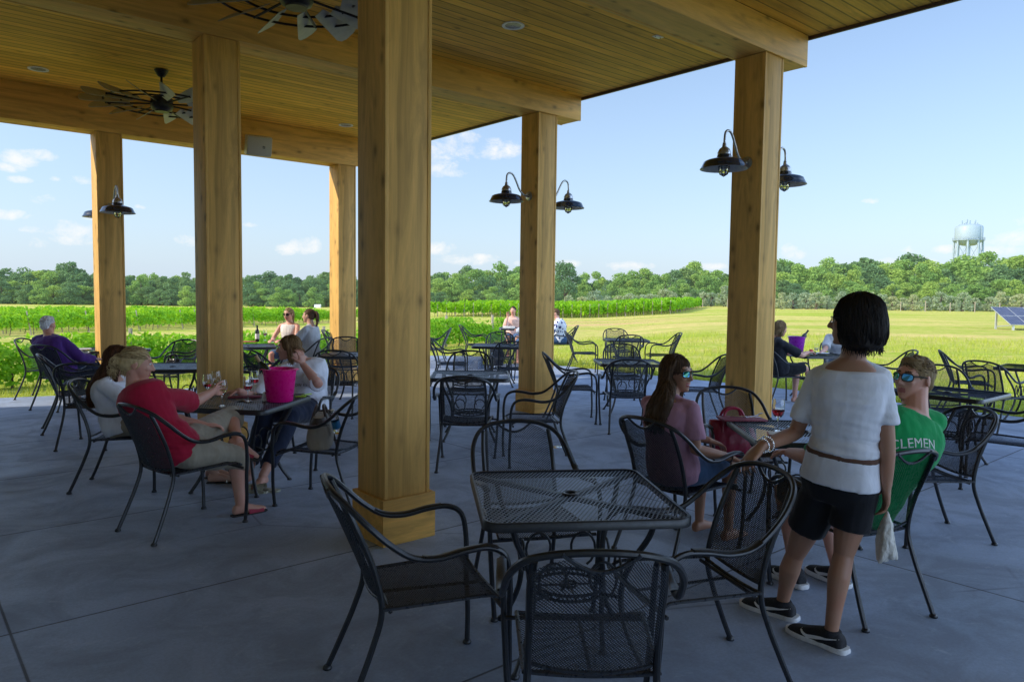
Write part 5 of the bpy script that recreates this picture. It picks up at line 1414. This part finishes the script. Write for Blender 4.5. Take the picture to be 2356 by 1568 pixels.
# ---------------------------------------------------------------- woman in red
J, fw, rt_ = sitJ(-2.25, 5.08, -36, pel=(-.02, -.09, .54), waist=(-.09, -.17, .70), chest=(-.16, -.225, .87), neck=(-.225, -.25, 1.0), head=at(316, 836, 5.0), face=(.90, .42, -.16),
                  shR=at(374, 911, 4.97), shL=(-.37, -.18, .94), elR=at(446, 925, 5.34), wrR=at(492, 899, 5.62), elL=(-.34, .0, .72), wrL=(-.14, .20, .66),
                  knL=at(534, 955, 5.72), anL=at(548, 1010, 5.42), knR=at(548, 1050, 5.38), anR=at(553, 1152, 5.30))
J['anR'].z = .085
B = Body(J, 1.02, True, 1.0); root = root_at(J); tag(root, 'seated person in red T-shirt and khaki capris, blonde hair in a messy bun', 'person')
B.torso(B.mb, 0, 1); B.head(B.mb)
for sd in 'LR': B.arm(B.mb, sd); B.leg(B.mb, sd)
B.foot(B.mb, 'R', (.62, .62, 0)); B.foot(B.mb, 'L', (.75, .1, -.35))
GL = Vector((-2.30, 5.80, .72))   # glass she holds
B.hand(B.mb, 'R', GL+Vector((-.01, -.03, .135))-J['wrR'], (.45, .85, -.1), (0, 0, 1), .62, .12, 1.0, None, .5); B.hand(B.mb, 'L', (.8, .5, -.1), (0, 0, -1), None, .4)
finish(B, root, SK['pink'], .006); B.eyes(root); hair(B, root, 'bun', HR['blonde'], 8, .006, 420, .3, 1.0)
garment(B, root, 'tshirt', C['red'], lambda mb: (B.torso(mb, .0, .92, .018, (.022, .010)), [B.arm(mb, sd, .014, .36, .026) for sd in 'LR']), .0080, .009, 9, 3, 12, creases(.008, .62, .16))
garment(B, root, 'capri_trousers', C['khaki'], lambda mb: (B.torso(mb, 0, .32, .020), mb.ell(lerp(J['hipL'], J['hipR'], .5)+Vector((0, 0, .02)), .20, .17, .12), [B.leg(mb, sd, .020, .66, .012) for sd in 'LR']), .009, .006, 10)
slipper(B, root, 'R', (.62, .62, 0), M['red_lth'], M['sole_b'], 'slip_on_shoe', (.42, .86), .02); slipper(B, root, 'L', (.75, .1, -.35), M['red_lth'], M['sole_b'], 'slip_on_shoe', (.42, .86), .02)
# ---------------------------------------------------------------- long-haired woman beside her
J, fw, rt_ = sitJ(-3.20, 6.10, -80, pel=(0, -.06, .52), waist=(0, -.11, .66), chest=(0, -.14, .79), neck=(0, -.12, .92), head=(0, -.06, 1.045), face=(.88, .42, -.08), shL=(-.16, -.13, .865), shR=(.16, -.14, .865), elR=(.20, .10, .72), elL=(-.2, .16, .72), wrR=(.05, .34, .70), wrL=(-.05, .36, .74),
                  knL=(-.10, .40, .53), knR=(.08, .42, .55), anL=(-.16, .62, .085), anR=(.02, .68, .085))
B = Body(J, .92, True, 1.0); root = root_at(J); tag(root, 'seated person with long auburn hair in a white top, behind the one in red', 'person')
B.torso(B.mb, 0, 1); B.head(B.mb)
for sd in 'LR': B.arm(B.mb, sd); B.leg(B.mb, sd); B.foot(B.mb, sd, fw)
for sd in 'LR': B.hand(B.mb, sd, fw+Vector((0, 0, -.2)), (0, 0, -1), None, .4)
finish(B, root, SK['fair'], .007); B.eyes(root); hair(B, root, 'long', HR['auburn'], 9, .006, 380, .52, 1.12)
garment(B, root, 'tshirt', C['white'], lambda mb: (B.torso(mb, .06, .90, .016, (.018, .008)), [B.arm(mb, sd, .012, .40, .022) for sd in 'LR']), .009, .005, 11)
garment(B, root, 'shorts', C['khaki'], shorts(B, .30, .013, .012, .20), .010, .003, 12)
for sd in 'LR': thong(B, root, sd, fw, M['silver'], M['sole_b'])
# ---------------------------------------------------------------- woman in white, hand at her hair
CW = (-2.02, 6.98, 172)
J, fw, rt_ = sitJ(*CW, pel=(0, -.08, .535), chest=(.0, -.13, .85), neck=(.04, -.11, .985), head=at(664, 800, 6.90), face=(-.97, -.24, -.02), shR=at(612, 868, 6.86), shL=at(712, 868, 6.98), elL=at(732, 882, 6.70), wrL=at(697, 838, 6.74), elR=at(590, 915, 6.62), wrR=at(548, 899, 6.36),
                  knL=(-.12, .45, .54), knR=(.12, .46, .54), anL=(-.05, .86, .085), anR=(.12, .80, .085))
B = Body(J, 1.12, True, 1.0); root = root_at(J); tag(root, 'seated person in white T-shirt and dark jeans, one hand behind the ear', 'person')
B.torso(B.mb, 0, 1); B.head(B.mb)
for sd in 'LR': B.arm(B.mb, sd); B.leg(B.mb, sd); B.foot(B.mb, sd, fw)
B.hand(B.mb, 'L', (-.15, -.05, 1), (-.8, .5, 0), None, .35); B.hand(B.mb, 'R', (-.9, -.3, -.1), (0, 0, -1), None, .4)
finish(B, root, SK['pink'], .006); B.eyes(root); hair(B, root, 'mid', HR['honey'], 10, .006, 380, .10, 1.0)
sh = garment(B, root, 'tshirt', C['white'], lambda mb: (B.torso(mb, .0, .91, .020, (.026, .008)), [B.arm(mb, sd, .014, .40, .022) for sd in 'LR']), .009, .006, 13)
garment(B, root, 'jeans', C['navy'], lambda mb: (B.torso(mb, 0, .2, .014), [B.leg(mb, sd, .016, .90, .010) for sd in 'LR']), .010, .004, 14)
M['ink_k'] = plain('print_black', (.02, .02, .02), .7)
text_on(root, sh, 'LOW KEY', .036, at(684, 893, 6.8), (1, .0, 0), (0, 0, 1), (-.05, 1, 0), M['ink_k'], 'lettering')
# ---------------------------------------------------------------- old man
J, fw, rt_ = sitJ(-6.15, 10.12, -16, neck=(-.10, -.18, 1.0), head=(-.15, -.15, 1.150), chest=(-.06, -.2, .85), shL=(-.29, -.19, .93), shR=(.11, -.17, .93), elL=(-.34, -.12, .70), elR=(.26, -.02, .70), wrR=(.25, .22, .66), face=(.12, 1, 0), anL=(-.1, .25, .085), anR=(.2, .42, .085))
B = Body(J, 1.12, False, 1.02); root = root_at(J); tag(root, 'seated old person with white hair and purple shirt, back to the camera', 'person')
B.torso(B.mb, 0, 1); B.head(B.mb)
for sd in 'LR': B.arm(B.mb, sd); B.leg(B.mb, sd); B.hand(B.mb, sd, fw, (0, 0, -1), None, .4); B.foot(B.mb, sd, fw)
finish(B, root, SK['pink'], .009); hair(B, root, 'short', HR['white'], 11, .007, 260)
garment(B, root, 'shirt', C['purple'], lambda mb: (B.torso(mb, .04, .93, .020, (.018, .006)), [B.arm(mb, sd, .018, .97, .006) for sd in 'LR']), .011, .006, 15)
garment(B, root, 'trousers', C['navy'], lambda mb: (B.torso(mb, 0, .2, .014), [B.leg(mb, sd, .018, .96, .012) for sd in 'LR']), .012, .004, 16)
for sd in 'LR': sneaker(B, root, sd, fw, 0)
# ---------------------------------------------------------------- blonde in sunglasses, far
J, fw, rt_ = sitJ(-4.05, 13.25, 165, waist=(0, -.08, .73), chest=(0, -.06, .92), neck=(0, -.05, 1.085), head=(0, -.02, 1.235), face=(-.25, -1, -.12), shL=(-.17, -.05, 1.02), shR=(.17, -.05, 1.02), elL=(-.24, .12, .79), elR=(.24, .10, .79), wrL=(-.05, .32, .78), wrR=(.08, .34, .78))
B = Body(J, .92, True, 1.0); root = root_at(J); tag(root, 'seated blonde person in dark sunglasses and cream sleeveless top, sunlit, facing the camera', 'person')
B.torso(B.mb, 0, 1); B.head(B.mb)
for sd in 'LR': B.arm(B.mb, sd); B.leg(B.mb, sd); B.hand(B.mb, sd, fw, (0, 0, -1), None, .5); B.foot(B.mb, sd, fw)
finish(B, root, SK['pink'], .009); hair(B, root, 'tail', HR['blonde'], 12, .007, 200, .2)
garment(B, root, 'sleeveless_top', C['cream'], lambda mb: B.torso(mb, .04, .88, .012, (.014, .002)), .010, .004, 17)
garment(B, root, 'shorts', C['denim'], shorts(B, .4), .012, .003, 18); shades(B, root, M['dark_lens'], M['frame_br'])
# ---------------------------------------------------------------- ponytail
J, fw, rt_ = sitJ(-3.45, 12.25, 75, waist=(0, -.10, .73), chest=(0, -.10, .92), neck=(0, -.10, 1.09), head=(0, -.06, 1.245), face=(-1, .12, 0), shL=(-.17, -.10, 1.02), shR=(.17, -.10, 1.02), elL=(-.22, .08, .80), elR=(.22, .06, .78), wrL=(-.08, .32, .78), wrR=(.06, .33, .78))
B = Body(J, .92, True, 1.0); root = root_at(J); tag(root, 'seated person with dark ponytail in a pale grey T-shirt, facing left', 'person')
B.torso(B.mb, 0, 1); B.head(B.mb)
for sd in 'LR': B.arm(B.mb, sd); B.leg(B.mb, sd); B.hand(B.mb, sd, fw, (0, 0, -1), None, .5); B.foot(B.mb, sd, fw)
finish(B, root, SK['fair'], .009); B.eyes(root); hair(B, root, 'tail', HR['brown'], 13, .007, 220, .2)
garment(B, root, 'tshirt', C['grey'], lambda mb: (B.torso(mb, .04, .92, .018, (.02, .006)), [B.arm(mb, sd, .015, .42, .02) for sd in 'LR']), .010, .005, 19)
garment(B, root, 'shorts', C['denim'], shorts(B, .4), .012, .003, 20)
# ---------------------------------------------------------------- three at the far table behind the middle post
for (x, y, hd, lab, top, bot, hr, style, sd_, ov) in (
        (.02, 19.3, 180, 'seated person in a peach top at the far table, hand raised to the face', 'peach', 'denim', 'brown', 'tail', 30, dict(head=(.0, -.08, 1.215), neck=(0, -.12, 1.06), chest=(0, -.14, .9), face=(-.3, -1, 0), elR=(.20, .16, .80), wrR=(.14, .06, 1.06))),
        (.42, 17.1, 30, 'seated person in grey-blue dotted top, elbow on the far table, behind the middle post', 'dots', 'denim', 'brown', 'mid', 31, dict(elL=(-.24, .1, .80), wrL=(-.1, .36, .82))),
        (1.22, 18.2, 90, 'seated person in white shirt with blue leaf print, right of the middle post', 'leafprint', 'denim', 'brown', 'short', 32, dict(pel=(0, .06, .54), waist=(0, .02, .70), chest=(0, .03, .88), neck=(0, .10, 1.05), head=(0, .16, 1.19), shL=(-.19, .08, .98), shR=(.19, .08, .98), elR=(.24, .22, .76), elL=(-.24, .22, .76), wrR=(.14, .44, .78), wrL=(-.14, .44, .78)))):
    J, fw, rt_ = sitJ(x, y, hd, **ov); B = Body(J, 1.0, style != 'short', 1.0); root = root_at(J); tag(root, lab, 'person')
    B.torso(B.mb, 0, 1); B.head(B.mb)
    for sd in 'LR': B.arm(B.mb, sd); B.leg(B.mb, sd); B.hand(B.mb, sd, fw if not (sd == 'R' and x < .1) else (0, -.2, 1), (0, 0, -1), None, .5); B.foot(B.mb, sd, fw)
    finish(B, root, SK['pink'], .011); hair(B, root, style, HR[hr], sd_, .009, 120, .1)
    garment(B, root, 'top', C[top], lambda mb: (B.torso(mb, .04, .92, .018, (.02, .006)), [B.arm(mb, sd, .016, .45, .02) for sd in 'LR']), .012, .005, sd_)
    garment(B, root, 'shorts', C[bot], shorts(B, .5), .013, .003, sd_+5)
# ---------------------------------------------------------------- woman in black by the right post, and the one across from her
J, fw, rt_ = sitJ(4.23, 11.4, -75, chest=(0, -.14, .86), neck=(0, -.12, 1.02), head=(0, -.07, 1.165), elR=(.22, .16, .76), wrR=(.10, .36, .80), elL=(-.2, .16, .76), wrL=(-.08, .38, .77), knR=(.10, .30, .56), anR=(.06, .42, .50), face=(.95, .25, -.2), knL=(-.05, .30, .54), anL=(-.02, .24, .085))
B = Body(J, 1.02, True, 1.0); root = root_at(J); tag(root, 'seated person in black top with blonde straight hair beside the right post', 'person')
B.torso(B.mb, 0, 1); B.head(B.mb)
for sd in 'LR': B.arm(B.mb, sd); B.leg(B.mb, sd); B.hand(B.mb, sd, fw, (0, 0, -1), None, .5); B.foot(B.mb, sd, fw)
finish(B, root, SK['pink'], .009); hair(B, root, 'mid', HR['dirty'], 14, .007, 260, .06)
garment(B, root, 'top', C['blackt'], lambda mb: (B.torso(mb, .04, .92, .018, (.02, .006)), [B.arm(mb, sd, .014, .34, .02) for sd in 'LR']), .010, .005, 40)
garment(B, root, 'shorts', C['blackd'], shorts(B, .5), .012, .003, 41)
J, fw, rt_ = sitJ(5.72, 12.75, 170, elR=(.30, .22, .77), wrR=at(1888, 812, 12.2), chest=(0, -.05, .86), neck=(0, .0, 1.0), head=(0, .04, 1.15))
B = Body(J, .95, True, 1.0); root = root_at(J); tag(root, 'person mostly hidden behind the standing woman, forearm resting by the food', 'person')
B.torso(B.mb, 0, 1); B.head(B.mb)
for sd in 'LR': B.arm(B.mb, sd); B.leg(B.mb, sd); B.foot(B.mb, sd, fw)
B.hand(B.mb, 'R', (-.9, -.2, -.1), (0, 0, -1), None, .5); B.hand(B.mb, 'L', fw, (0, 0, -1), None, .5)
finish(B, root, SK['pink'], .010); hair(B, root, 'mid', HR['brown'], 15, .008, 100, .08)
garment(B, root, 'top', C['grey'], lambda mb: (B.torso(mb, .04, .92, .018, (.02, .006)), [B.arm(mb, sd, .016, .35, .02) for sd in 'LR']), .011, .005, 42)
garment(B, root, 'shorts', C['denim'], shorts(B, .5), .013, .003, 43)
# ================================================================== THINGS ON TABLES, CHAIRS AND FLOOR
M['glass'] = glassm('drinking_glass', (.98, .99, 1.0), 0, 1.45)
def liquid(name, col):
    m, nt, b = new_mat(name); h = N(nt); b.inputs['Base Color'].default_value = (*col, 1); b.inputs['Transmission Weight'].default_value = .75
    nt.links.new(h.ramp(h.noise(h.coord(), 30, 1), [(.4, .0), (.6, .03)]), b.inputs['Roughness']); b.inputs['IOR'].default_value = 1.34; return m
M['red_wine'] = liquid('red_wine', (.33, .01, .02)); M['rose'] = liquid('rose_wine', (.62, .03, .05)); M['white_wine'] = liquid('white_wine', (.85, .74, .30))
def glass(pos, lab, wine=None, group='stemmed wine glasses', lvl=.14, rz=0.0, s=1.0):
    t = empty('wine_glass', pos, rz); t.scale = (s, s, s)
    mb = MB(); mb.lathe([(.0, .0), (.036, .0), (.036, .0015), (.020, .005), (.006, .011), (.0042, .03), (.0040, .07), (.006, .088), (.020, .096), (.033, .112), (.0405, .137), (.0415, .152), (.0385, .180), (.0335, .212), (.0325, .212), (.0373, .180), (.0402, .152), (.0392, .138), (.0318, .114), (.018, .099), (.0, .0965)], 28, None, False, False); mb.build('bowl', M['glass'], t)
    if wine:
        pr = [(.0, .0975), (.0175, .0998), (.0312, .1148), (.0386, .138), (.0396, .150)]; pr = [p for p in pr if p[1] < lvl]; r_ = .0386 if lvl > .138 else .034
        mb = MB(); mb.lathe(pr+[(r_, lvl), (0, lvl)], 24, None, False, False); mb.build('wine', M[wine], t)
    return tag(t, lab, 'wine glass', group)
def bottle(pos, lab, mat, foil, tilt=None, label=True, group=None, rz=0.0):
    t = empty('wine_bottle', pos)
    mb = MB(); mb.lathe([(.0, .006), (.034, .0), (.037, .006), (.0372, .185), (.034, .205), (.020, .228), (.0145, .245), (.0142, .290), (.0158, .292), (.0158, .300), (.0, .300)], 24, None, False, False); mb.build('glass_body', mat, t)
    mb = MB(); mb.lathe([(.0150, .243), (.0152, .2905), (.0166, .291), (.0166, .302), (.0, .3025)], 20, None, False, False); mb.build('foil_cap', foil, t)
    if label: mb = MB(); mb.lathe([(.0376, .055), (.0378, .150)], 24, None, False, False); mb.build('label', M['paper'], t)
    t.rotation_euler = tilt or (0, 0, rz); return tag(t, lab, 'wine bottle', group)
def bucket(pos, lab, col, group):
    t = empty('ice_bucket', pos); m, nt, b = new_mat('bucket_plastic'); h = N(nt)
    b.inputs['Base Color'].default_value = (*col, 1); b.inputs['Subsurface Weight'].default_value = .25; b.inputs['Subsurface Radius'].default_value = (.02, .01, .015)
    nt.links.new(h.ramp(h.noise(h.coord(), 25, 2), [(.4, .26), (.6, .34)]), b.inputs['Roughness'])
    mb = MB(); mb.lathe([(.0, .001), (.100, .0), (.106, .006), (.136, .262), (.137, .266), (.145, .268), (.145, .274), (.137, .276), (.132, .270), (.102, .010), (.0, .008)], 40, None, False, False); mb.build('pail', m, t)
    mb = MB()
    for sx_ in (-1, 1): mb.bbox(.138 if sx_ > 0 else -.152, .152 if sx_ > 0 else -.138, -.055, .055, .262, .270, .004)
    mb.build('handle', m, t)
    rg = random.Random(2); mb = MB()
    for i in range(16):
        a, r_ = rg.uniform(0, 6.28), rg.uniform(0, .10); Q = Matrix.Translation((r_*math.cos(a), r_*math.sin(a), .228+rg.uniform(-.01, .02))) @ Euler((rg.uniform(0, 3), rg.uniform(0, 3), 0)).to_matrix().to_4x4()
        mb.bbox(-.016, .016, -.014, .014, -.012, .012, .004, Q)
    o = mb.build('ice', M['glass'], t); o['kind'] = 'stuff'
    return tag(t, lab, 'ice bucket', group)
M['paper'] = plain('paper', (.72, .70, .66), .8); M['dark_glass'] = plain('bottle_glass', (.012, .018, .010), .08, 0, .2, 20, 0, .7); M['foil_r'] = plain('foil_red', (.22, .02, .03), .35, .4); M['cork'] = plain('foil_tan', (.42, .29, .15), .6); M['foil_k'] = plain('foil_black', (.02, .02, .02), .35)
M['menu'] = plain('menu_cover', (.24, .04, .065), .55, 0, .15, 40, .2); M['ceramic'] = plain('ceramic', (.72, .72, .70), .25); M['phone'] = plain('phone_black', (.012, .012, .014), .2); M['lime'] = plain('lime_plastic', (.45, .70, .04), .4); M['salt'] = plain('salt', (.75, .75, .74), .5)
def flat(name, pos, rz, sx_, sy_, h_, mat, lab, cat, bev=.003, group=None):
    t = empty(name, pos, R(rz)); mb = MB(); mb.bbox(-sx_/2, sx_/2, -sy_/2, sy_/2, 0, h_, bev); mb.build('cover', mat, t); return tag(t, lab, cat, group)
ZT = .7235
def tp(px, py, z=ZT): return g(px, py, z)
# pink bucket table
pb = tp(644, 922); bucket(pb, 'bright pink plastic ice bucket on the table of the three women', (.85, .006, .25), 'plastic ice buckets')
bottle(pb+Vector((-.035, .015, .125)), 'foiled bottle leaning out of the pink bucket', M['dark_glass'], M['cork'], (R(6), R(-32), 0), False)
glass(GL+Vector((0, 0, .0035)), 'glass of white wine held by the woman in red', 'white_wine', 'stemmed wine glasses', .128)
glass(tp(571, 923), 'glass of rosé wine standing before the menu, left of the pink bucket', 'rose', 'stemmed wine glasses', .132)
glass(tp(587, 906), 'glass of rosé wine right behind the menu, next to the pink bucket', 'rose', 'stemmed wine glasses', .136)
glass(tp(478, 917), 'glass of red wine farthest left on the table of the three women', 'rose', 'stemmed wine glasses', .125)
glass(tp(498, 908), 'emptier wine glass behind the hand of the woman in red', None)
flat('menu_folder', tp(563, 914), 14, .27, .085, .014, M['menu'], 'closed dark red menu folder lying between the glasses and the bucket', 'menu')
t = empty('salt_shaker', tp(609, 921)); mb = MB(); mb.lathe([(.0, .0), (.018, .0), (.019, .01), (.016, .05), (.014, .055)], 16, None, False, True); mb.build('jar', M['salt'], t)
mb = MB(); mb.lathe([(.0150, .0555), (.0155, .066), (.010, .074), (.0, .076)], 16, None, False, False); mb.build('cap', M['silver'], t); tag(t, 'small salt shaker with metal cap left of the pink bucket', 'salt shaker')
t = flat('phone', tp(690, 910), 20, .09, .16, .010, M['phone'], 'black phone with lime edge at the right corner behind the bucket', 'phone'); mb = MB(); mb.bbox(-.047, .047, -.083, -.0805, .0, .011, .001); mb.build('case_edge', M['lime'], t)
t = empty('pen', tp(706, 909), R(60)); mb = MB(); mb.tube([(-.06, 0, .008), (.05, 0, .008)], .006, 10, True, False, True); mb.build('barrel', M['lime'], t); mb = MB(); mb.tube([(.0505, 0, .008), (.062, 0, .008)], [.0055, .002], 10); mb.build('tip', M['phone'], t); tag(t, 'lime green pen at the right corner of the bucket table', 'pen')
# tote bag with water bottle on its chair
M['canvas'] = cloth('tote_canvas', (.36, .32, .26), .6); M['leather'] = plain('brown_leather', (.055, .035, .025), .5, 0, .2, 40, .3); M['leather_r'] = plain('red_leather_bag', (.30, .012, .045), .38, 0, .12, 40, .15)
def bag(pos, rz, w_, d, h_, mat, strapm, lab, cat, drop=.14, slump=.25, group=None, topband=None):
    t = empty('bag', pos, R(rz)); mb = MB(); rs = []
    for i in range(9):
        q = i/8; k = 1-slump*q*q*.5; rs.append((Vector((.012*math.sin(q*5), 0, h_*q)), Vector((1, 0, 0)), Vector((0, 1, 0)), w_/2*(.92+.10*math.sin(q*2.6))*(1-.06*q), max(.012, d/2*(1-.55*q*q)*(.9+.2*math.sin(q*3)))))
    mb.rings(rs, 28, True, 3.2); remeshed(mb, 'pouch', mat, .009, 3, t, folds(.006, 18, w_*9))
    for sy_ in (-1, 1):
        mb = MB(); mb.tube(catmull([(-w_*.27, sy_*d*.40, h_*.35), (-w_*.26, sy_*d*.30, h_*.80), (-w_*.18, sy_*d*.16, h_+drop*.7), (0, sy_*d*.12, h_+drop), (w_*.18, sy_*d*.16, h_+drop*.7), (w_*.26, sy_*d*.30, h_*.80), (w_*.27, sy_*d*.40, h_*.35)], 5), .011, 8); mb.build('strap', strapm, t)
    if topband: mb = MB(); mb.rings([(r_[0], r_[1], r_[2], r_[3]+.006, r_[4]+.006) for r_ in rs[6:9]], 28, False, 3.2); mb.build('trim', topband, t)
    return tag(t, lab, cat, group)
bag((-1.50, 5.73, .432), 100, .40, .20, .25, M['canvas'], M['leather'], 'slumped beige tote bag with dark straps on the chair left of the thick post', 'tote bag', .07, .6, None, M['leather'])
t = empty('water_bottle', (-1.335, 5.62, .56)); mb = MB(); mb.lathe([(.0, .0), (.030, .0), (.032, .01), (.032, .13), (.026, .155), (.013, .175), (.013, .19)], 18, None, False, True); mb.build('bottle', M['glass'], t)
mb = MB(); mb.lathe([(.0326, .04), (.0328, .10)], 18, None, False, False); mb.build('label', plain('blue_label', (.03, .20, .45), .4), t); mb = MB(); mb.lathe([(.0142, .178), (.0145, .193), (.0, .194)], 14, None, False, False); mb.build('cap', M['lens'], t); t.rotation_euler = (R(14), R(-10), 0); tag(t, 'small plastic water bottle with blue label tucked in the tote bag', 'water bottle')
# sandals the woman in white has slipped off
M['sandal'] = plain('pale_sandal', (.42, .40, .30), .6)
for (px, py, rz, lab) in ((598, 1132, 78, 'empty pale sandal farther left on the floor by the bare feet'), (625, 1130, 88, 'empty pale sandal nearest the bare feet under the table')):
    t = empty('sandal', g(px, py), R(rz)); J0 = {'anL': Vector((0, -.04, .075+.02))}
    class _B: pass
    b0 = _B(); b0.J = {'anX': Vector(t.location)+Vector((0, 0, .095))}; a = R(rz); 
    s_ = slipper(b0, t, 'X', (0, 1, 0), M['sandal'], M['sandal'], 'straps', (.45, .75), .02); tag(t, lab, 'sandal', None)
# old man's table
for i, (px, lab) in enumerate(((231, 'leftmost'), (240, 'second'), (250, 'third'), (261, 'fourth'), (270, 'fifth'), (281, 'rightmost'))):
    glass(tp(px, 801+(i % 2)*2.5), lab+' of the six tasting glasses in a row beyond the old man', 'red_wine' if i in (0, 3) else None, 'tasting glasses in a row', .104, 0, .98)
def plate(pos, lab, r_=.12, mat=None, group=None):
    t = empty('plate', pos); mb = MB(); mb.lathe([(.0, .0), (r_*.6, .0), (r_*.7, .006), (r_, .018), (r_*.99, .021), (r_*.68, .010), (.0, .006)], 28, None, False, False); mb.build('dish', mat or M['ceramic'], t); return tag(t, lab, 'plate', group)
plate(tp(190, 806), 'white plate at the left end of the old man table'); plate(tp(191, 806)+Vector((0, 0, .008)), 'upper plate of the pair stacked on the old man table', .115)
flat('paper_napkin', tp(305, 801), 25, .24, .15, .012, M['paper'], 'white paper napkin right of the row of tasting glasses', 'napkin'); flat('menu_card', tp(331, 803), 40, .20, .14, .006, M['phone'], 'dark card at the right corner of the old man table', 'card')
# back table
bottle(tp(592, 786), 'dark wine bottle with pale label standing on the back table', M['dark_glass'], M['foil_k']); glass(tp(610, 783), 'glass of red wine beside the dark bottle at the back', 'red_wine', 'stemmed wine glasses', .135)
t = empty('water_glass', tp(626, 787)); mb = MB(); mb.lathe([(.0, .0), (.030, .0), (.037, .135), (.0355, .135), (.029, .008), (.0, .007)], 22, None, False, False); mb.build('tumbler', M['glass'], t); mb = MB(); mb.lathe([(.0, .0085), (.0285, .0085), (.033, .085), (.0, .085)], 20, None, False, False); mb.build('water', M['glass'], t); tag(t, 'straight water glass right of the dark wine bottle', 'water glass')
flat('menu_folder', tp(575, 786), 10, .24, .17, .010, plain('bright_red_cover', (.55, .03, .06), .5), 'bright red menu folder beside the dark wine bottle', 'menu')
# table of the three on the right
flat('menu_folder', tp(1706, 964), 3, .33, .20, .012, M['menu'], 'dark red menu folder at the corner of the table of the man in green', 'menu')
t = empty('fork', tp(1735, 962)+Vector((0, 0, .0135)), R(35)); mb = MB(); mb.tube([(-.10, 0, .003), (.0, 0, .004), (.05, 0, .010)], [.004, .003, .004], 6)
for q in (-.009, -.003, .003, .009): mb.tube([(.05, q*.6, .010), (.065, q, .016), (.10, q, .020)], .0014, 5)
mb.build('metal', M['silver'], t); tag(t, 'fork lying across the dark red menu folder', 'fork')
t = empty('knife', tp(1715, 963)+Vector((0, 0, .0135)), R(-4)); mb = MB(); mb.tube([(-.11, 0, .004), (.0, 0, .004)], .005, 6, True, False, True); mb.bbox(.0, .11, -.008, .006, .003, .0045, .0005); mb.build('metal', M['silver'], t); tag(t, 'table knife lying on the dark red menu folder', 'knife')
glass(tp(1789, 992), 'full glass of red wine left of the standing woman', 'red_wine', 'stemmed wine glasses', .150, 0, 1.05)
t = flat('phone', tp(1781, 1000), -15, .085, .15, .012, plain('red_case', (.42, .06, .09), .4), 'phone with red patterned case under the full wine glass', 'phone'); mb = MB(); mb.bbox(-.038, .038, -.07, .07, .0122, .0135, .001); mb.build('screen', M['paper'], t)
bag((1.70, 5.60, .432), 4, .36, .17, .27, M['leather_r'], M['leather_r'], 'red leather handbag standing on the chair before the right post', 'handbag', .09, .2)
# purple bucket table
pp = tp(1832, 811); bucket(pp, 'purple plastic ice bucket on the table right of the right post', (.30, .02, .42), 'plastic ice buckets')
bottle(pp+Vector((.02, .0, .13)), 'green bottle leaning out of the purple bucket', M['dark_glass'], M['dark_glass'], (0, R(34), 0), False)
p0 = tp(1862, 815); plate(p0, 'plate of salad and red tomato beside the purple bucket', .12); p1_ = tp(1825, 818); plate(p1_, 'plate of bread and cold cuts before the purple bucket', .12); plate(tp(1892, 814), 'plate under the forearm at the right of the purple bucket', .11)
rg = random.Random(9); M['leaf_s'] = plain('lettuce', (.18, .34, .05), .5); M['tomato'] = plain('tomato', (.62, .03, .02), .3); M['bread'] = plain('bread', (.50, .30, .13), .8)
t = empty('salad', p0+Vector((0, 0, .012))); mb = MB()
for i in range(60): leaf(mb, Vector((rg.uniform(-.08, .08), rg.uniform(-.07, .07), rg.uniform(0, .03))), rdir(rg)+Vector((0, 0, 1)), .03, rg)
o = mb.build('lettuce', M['leaf_s'], t, False); o['kind'] = 'stuff'; mb = MB(); mb.ell((.02, -.02, .045), .036, .034, .03); mb.build('tomato', M['tomato'], t); tag(t, 'green salad with one red tomato on the plate by the purple bucket', 'salad')
t = empty('snack', p1_+Vector((0, 0, .012)))
for i in range(7): mb = MB(); mb.ell((rg.uniform(-.06, .06), rg.uniform(-.05, .05), .014+.012*(i % 3)), .028, .022, .012); mb.build('slice', M['bread'] if i % 2 else M['tomato'], t)
tag(t, 'slices of bread and sausage heaped on the plate by the purple bucket', 'snack')
t = empty('stemless_glass', tp(1878, 806)); mb = MB(); mb.lathe([(.0, .0), (.025, .0), (.040, .035), (.042, .06), (.034, .12), (.033, .12), (.0408, .06), (.0385, .036), (.024, .004), (.0, .003)], 22, None, False, False); mb.build('tumbler', M['glass'], t); mb = MB(); mb.lathe([(.0, .0045), (.0235, .005), (.0375, .036), (.0385, .045), (.0, .045)], 20, None, False, False); mb.build('wine', M['white_wine'], t); tag(t, 'stemless glass with a little pale wine right of the purple bucket', 'glass')
# far table and bags
flat('takeout_tray', Vector((-.08, 18.15, .802)), 0, .30, .22, .05, M['paper'], 'white food tray on the far table left of the middle post', 'tray')
bag((1.42, 18.35, .432), 90, .34, .20, .20, M['leather'], M['leather'], 'brown handbag behind the person in leaf print on the far chair', 'handbag', .02, .5)
bag((-.35, 16.9, .0), 20, .32, .24, .48, M['blackt'] if 'blackt' in M else C['blackt'], M['phone'], 'dark backpack standing on the floor by the far table', 'backpack', .05, .3)
bag((-5.0, 10.80, .432), 170, .24, .12, .20, M['phone'], M['phone'], 'small black bag on the chair behind the empty left table', 'bag', .06, .3)
# cover plate in the floor
t = empty('floor_drain', g(1281, 1028)); mb = MB(); mb.lathe([(.0, .003), (.062, .003), (.066, .0)], 28, None, False, False); mb.build('cover', M['silver'], t)
for q in (-.035, .035): mb = MB(); mb.lathe([(.007, .0032), (.006, .005), (.0, .005)], 8, Matrix.Translation((q, 0, 0)), False, False); mb.build('screw', M['dark_steel'], t)
tag(t, 'round shiny cover plate set in the floor before the middle post', 'floor plate')
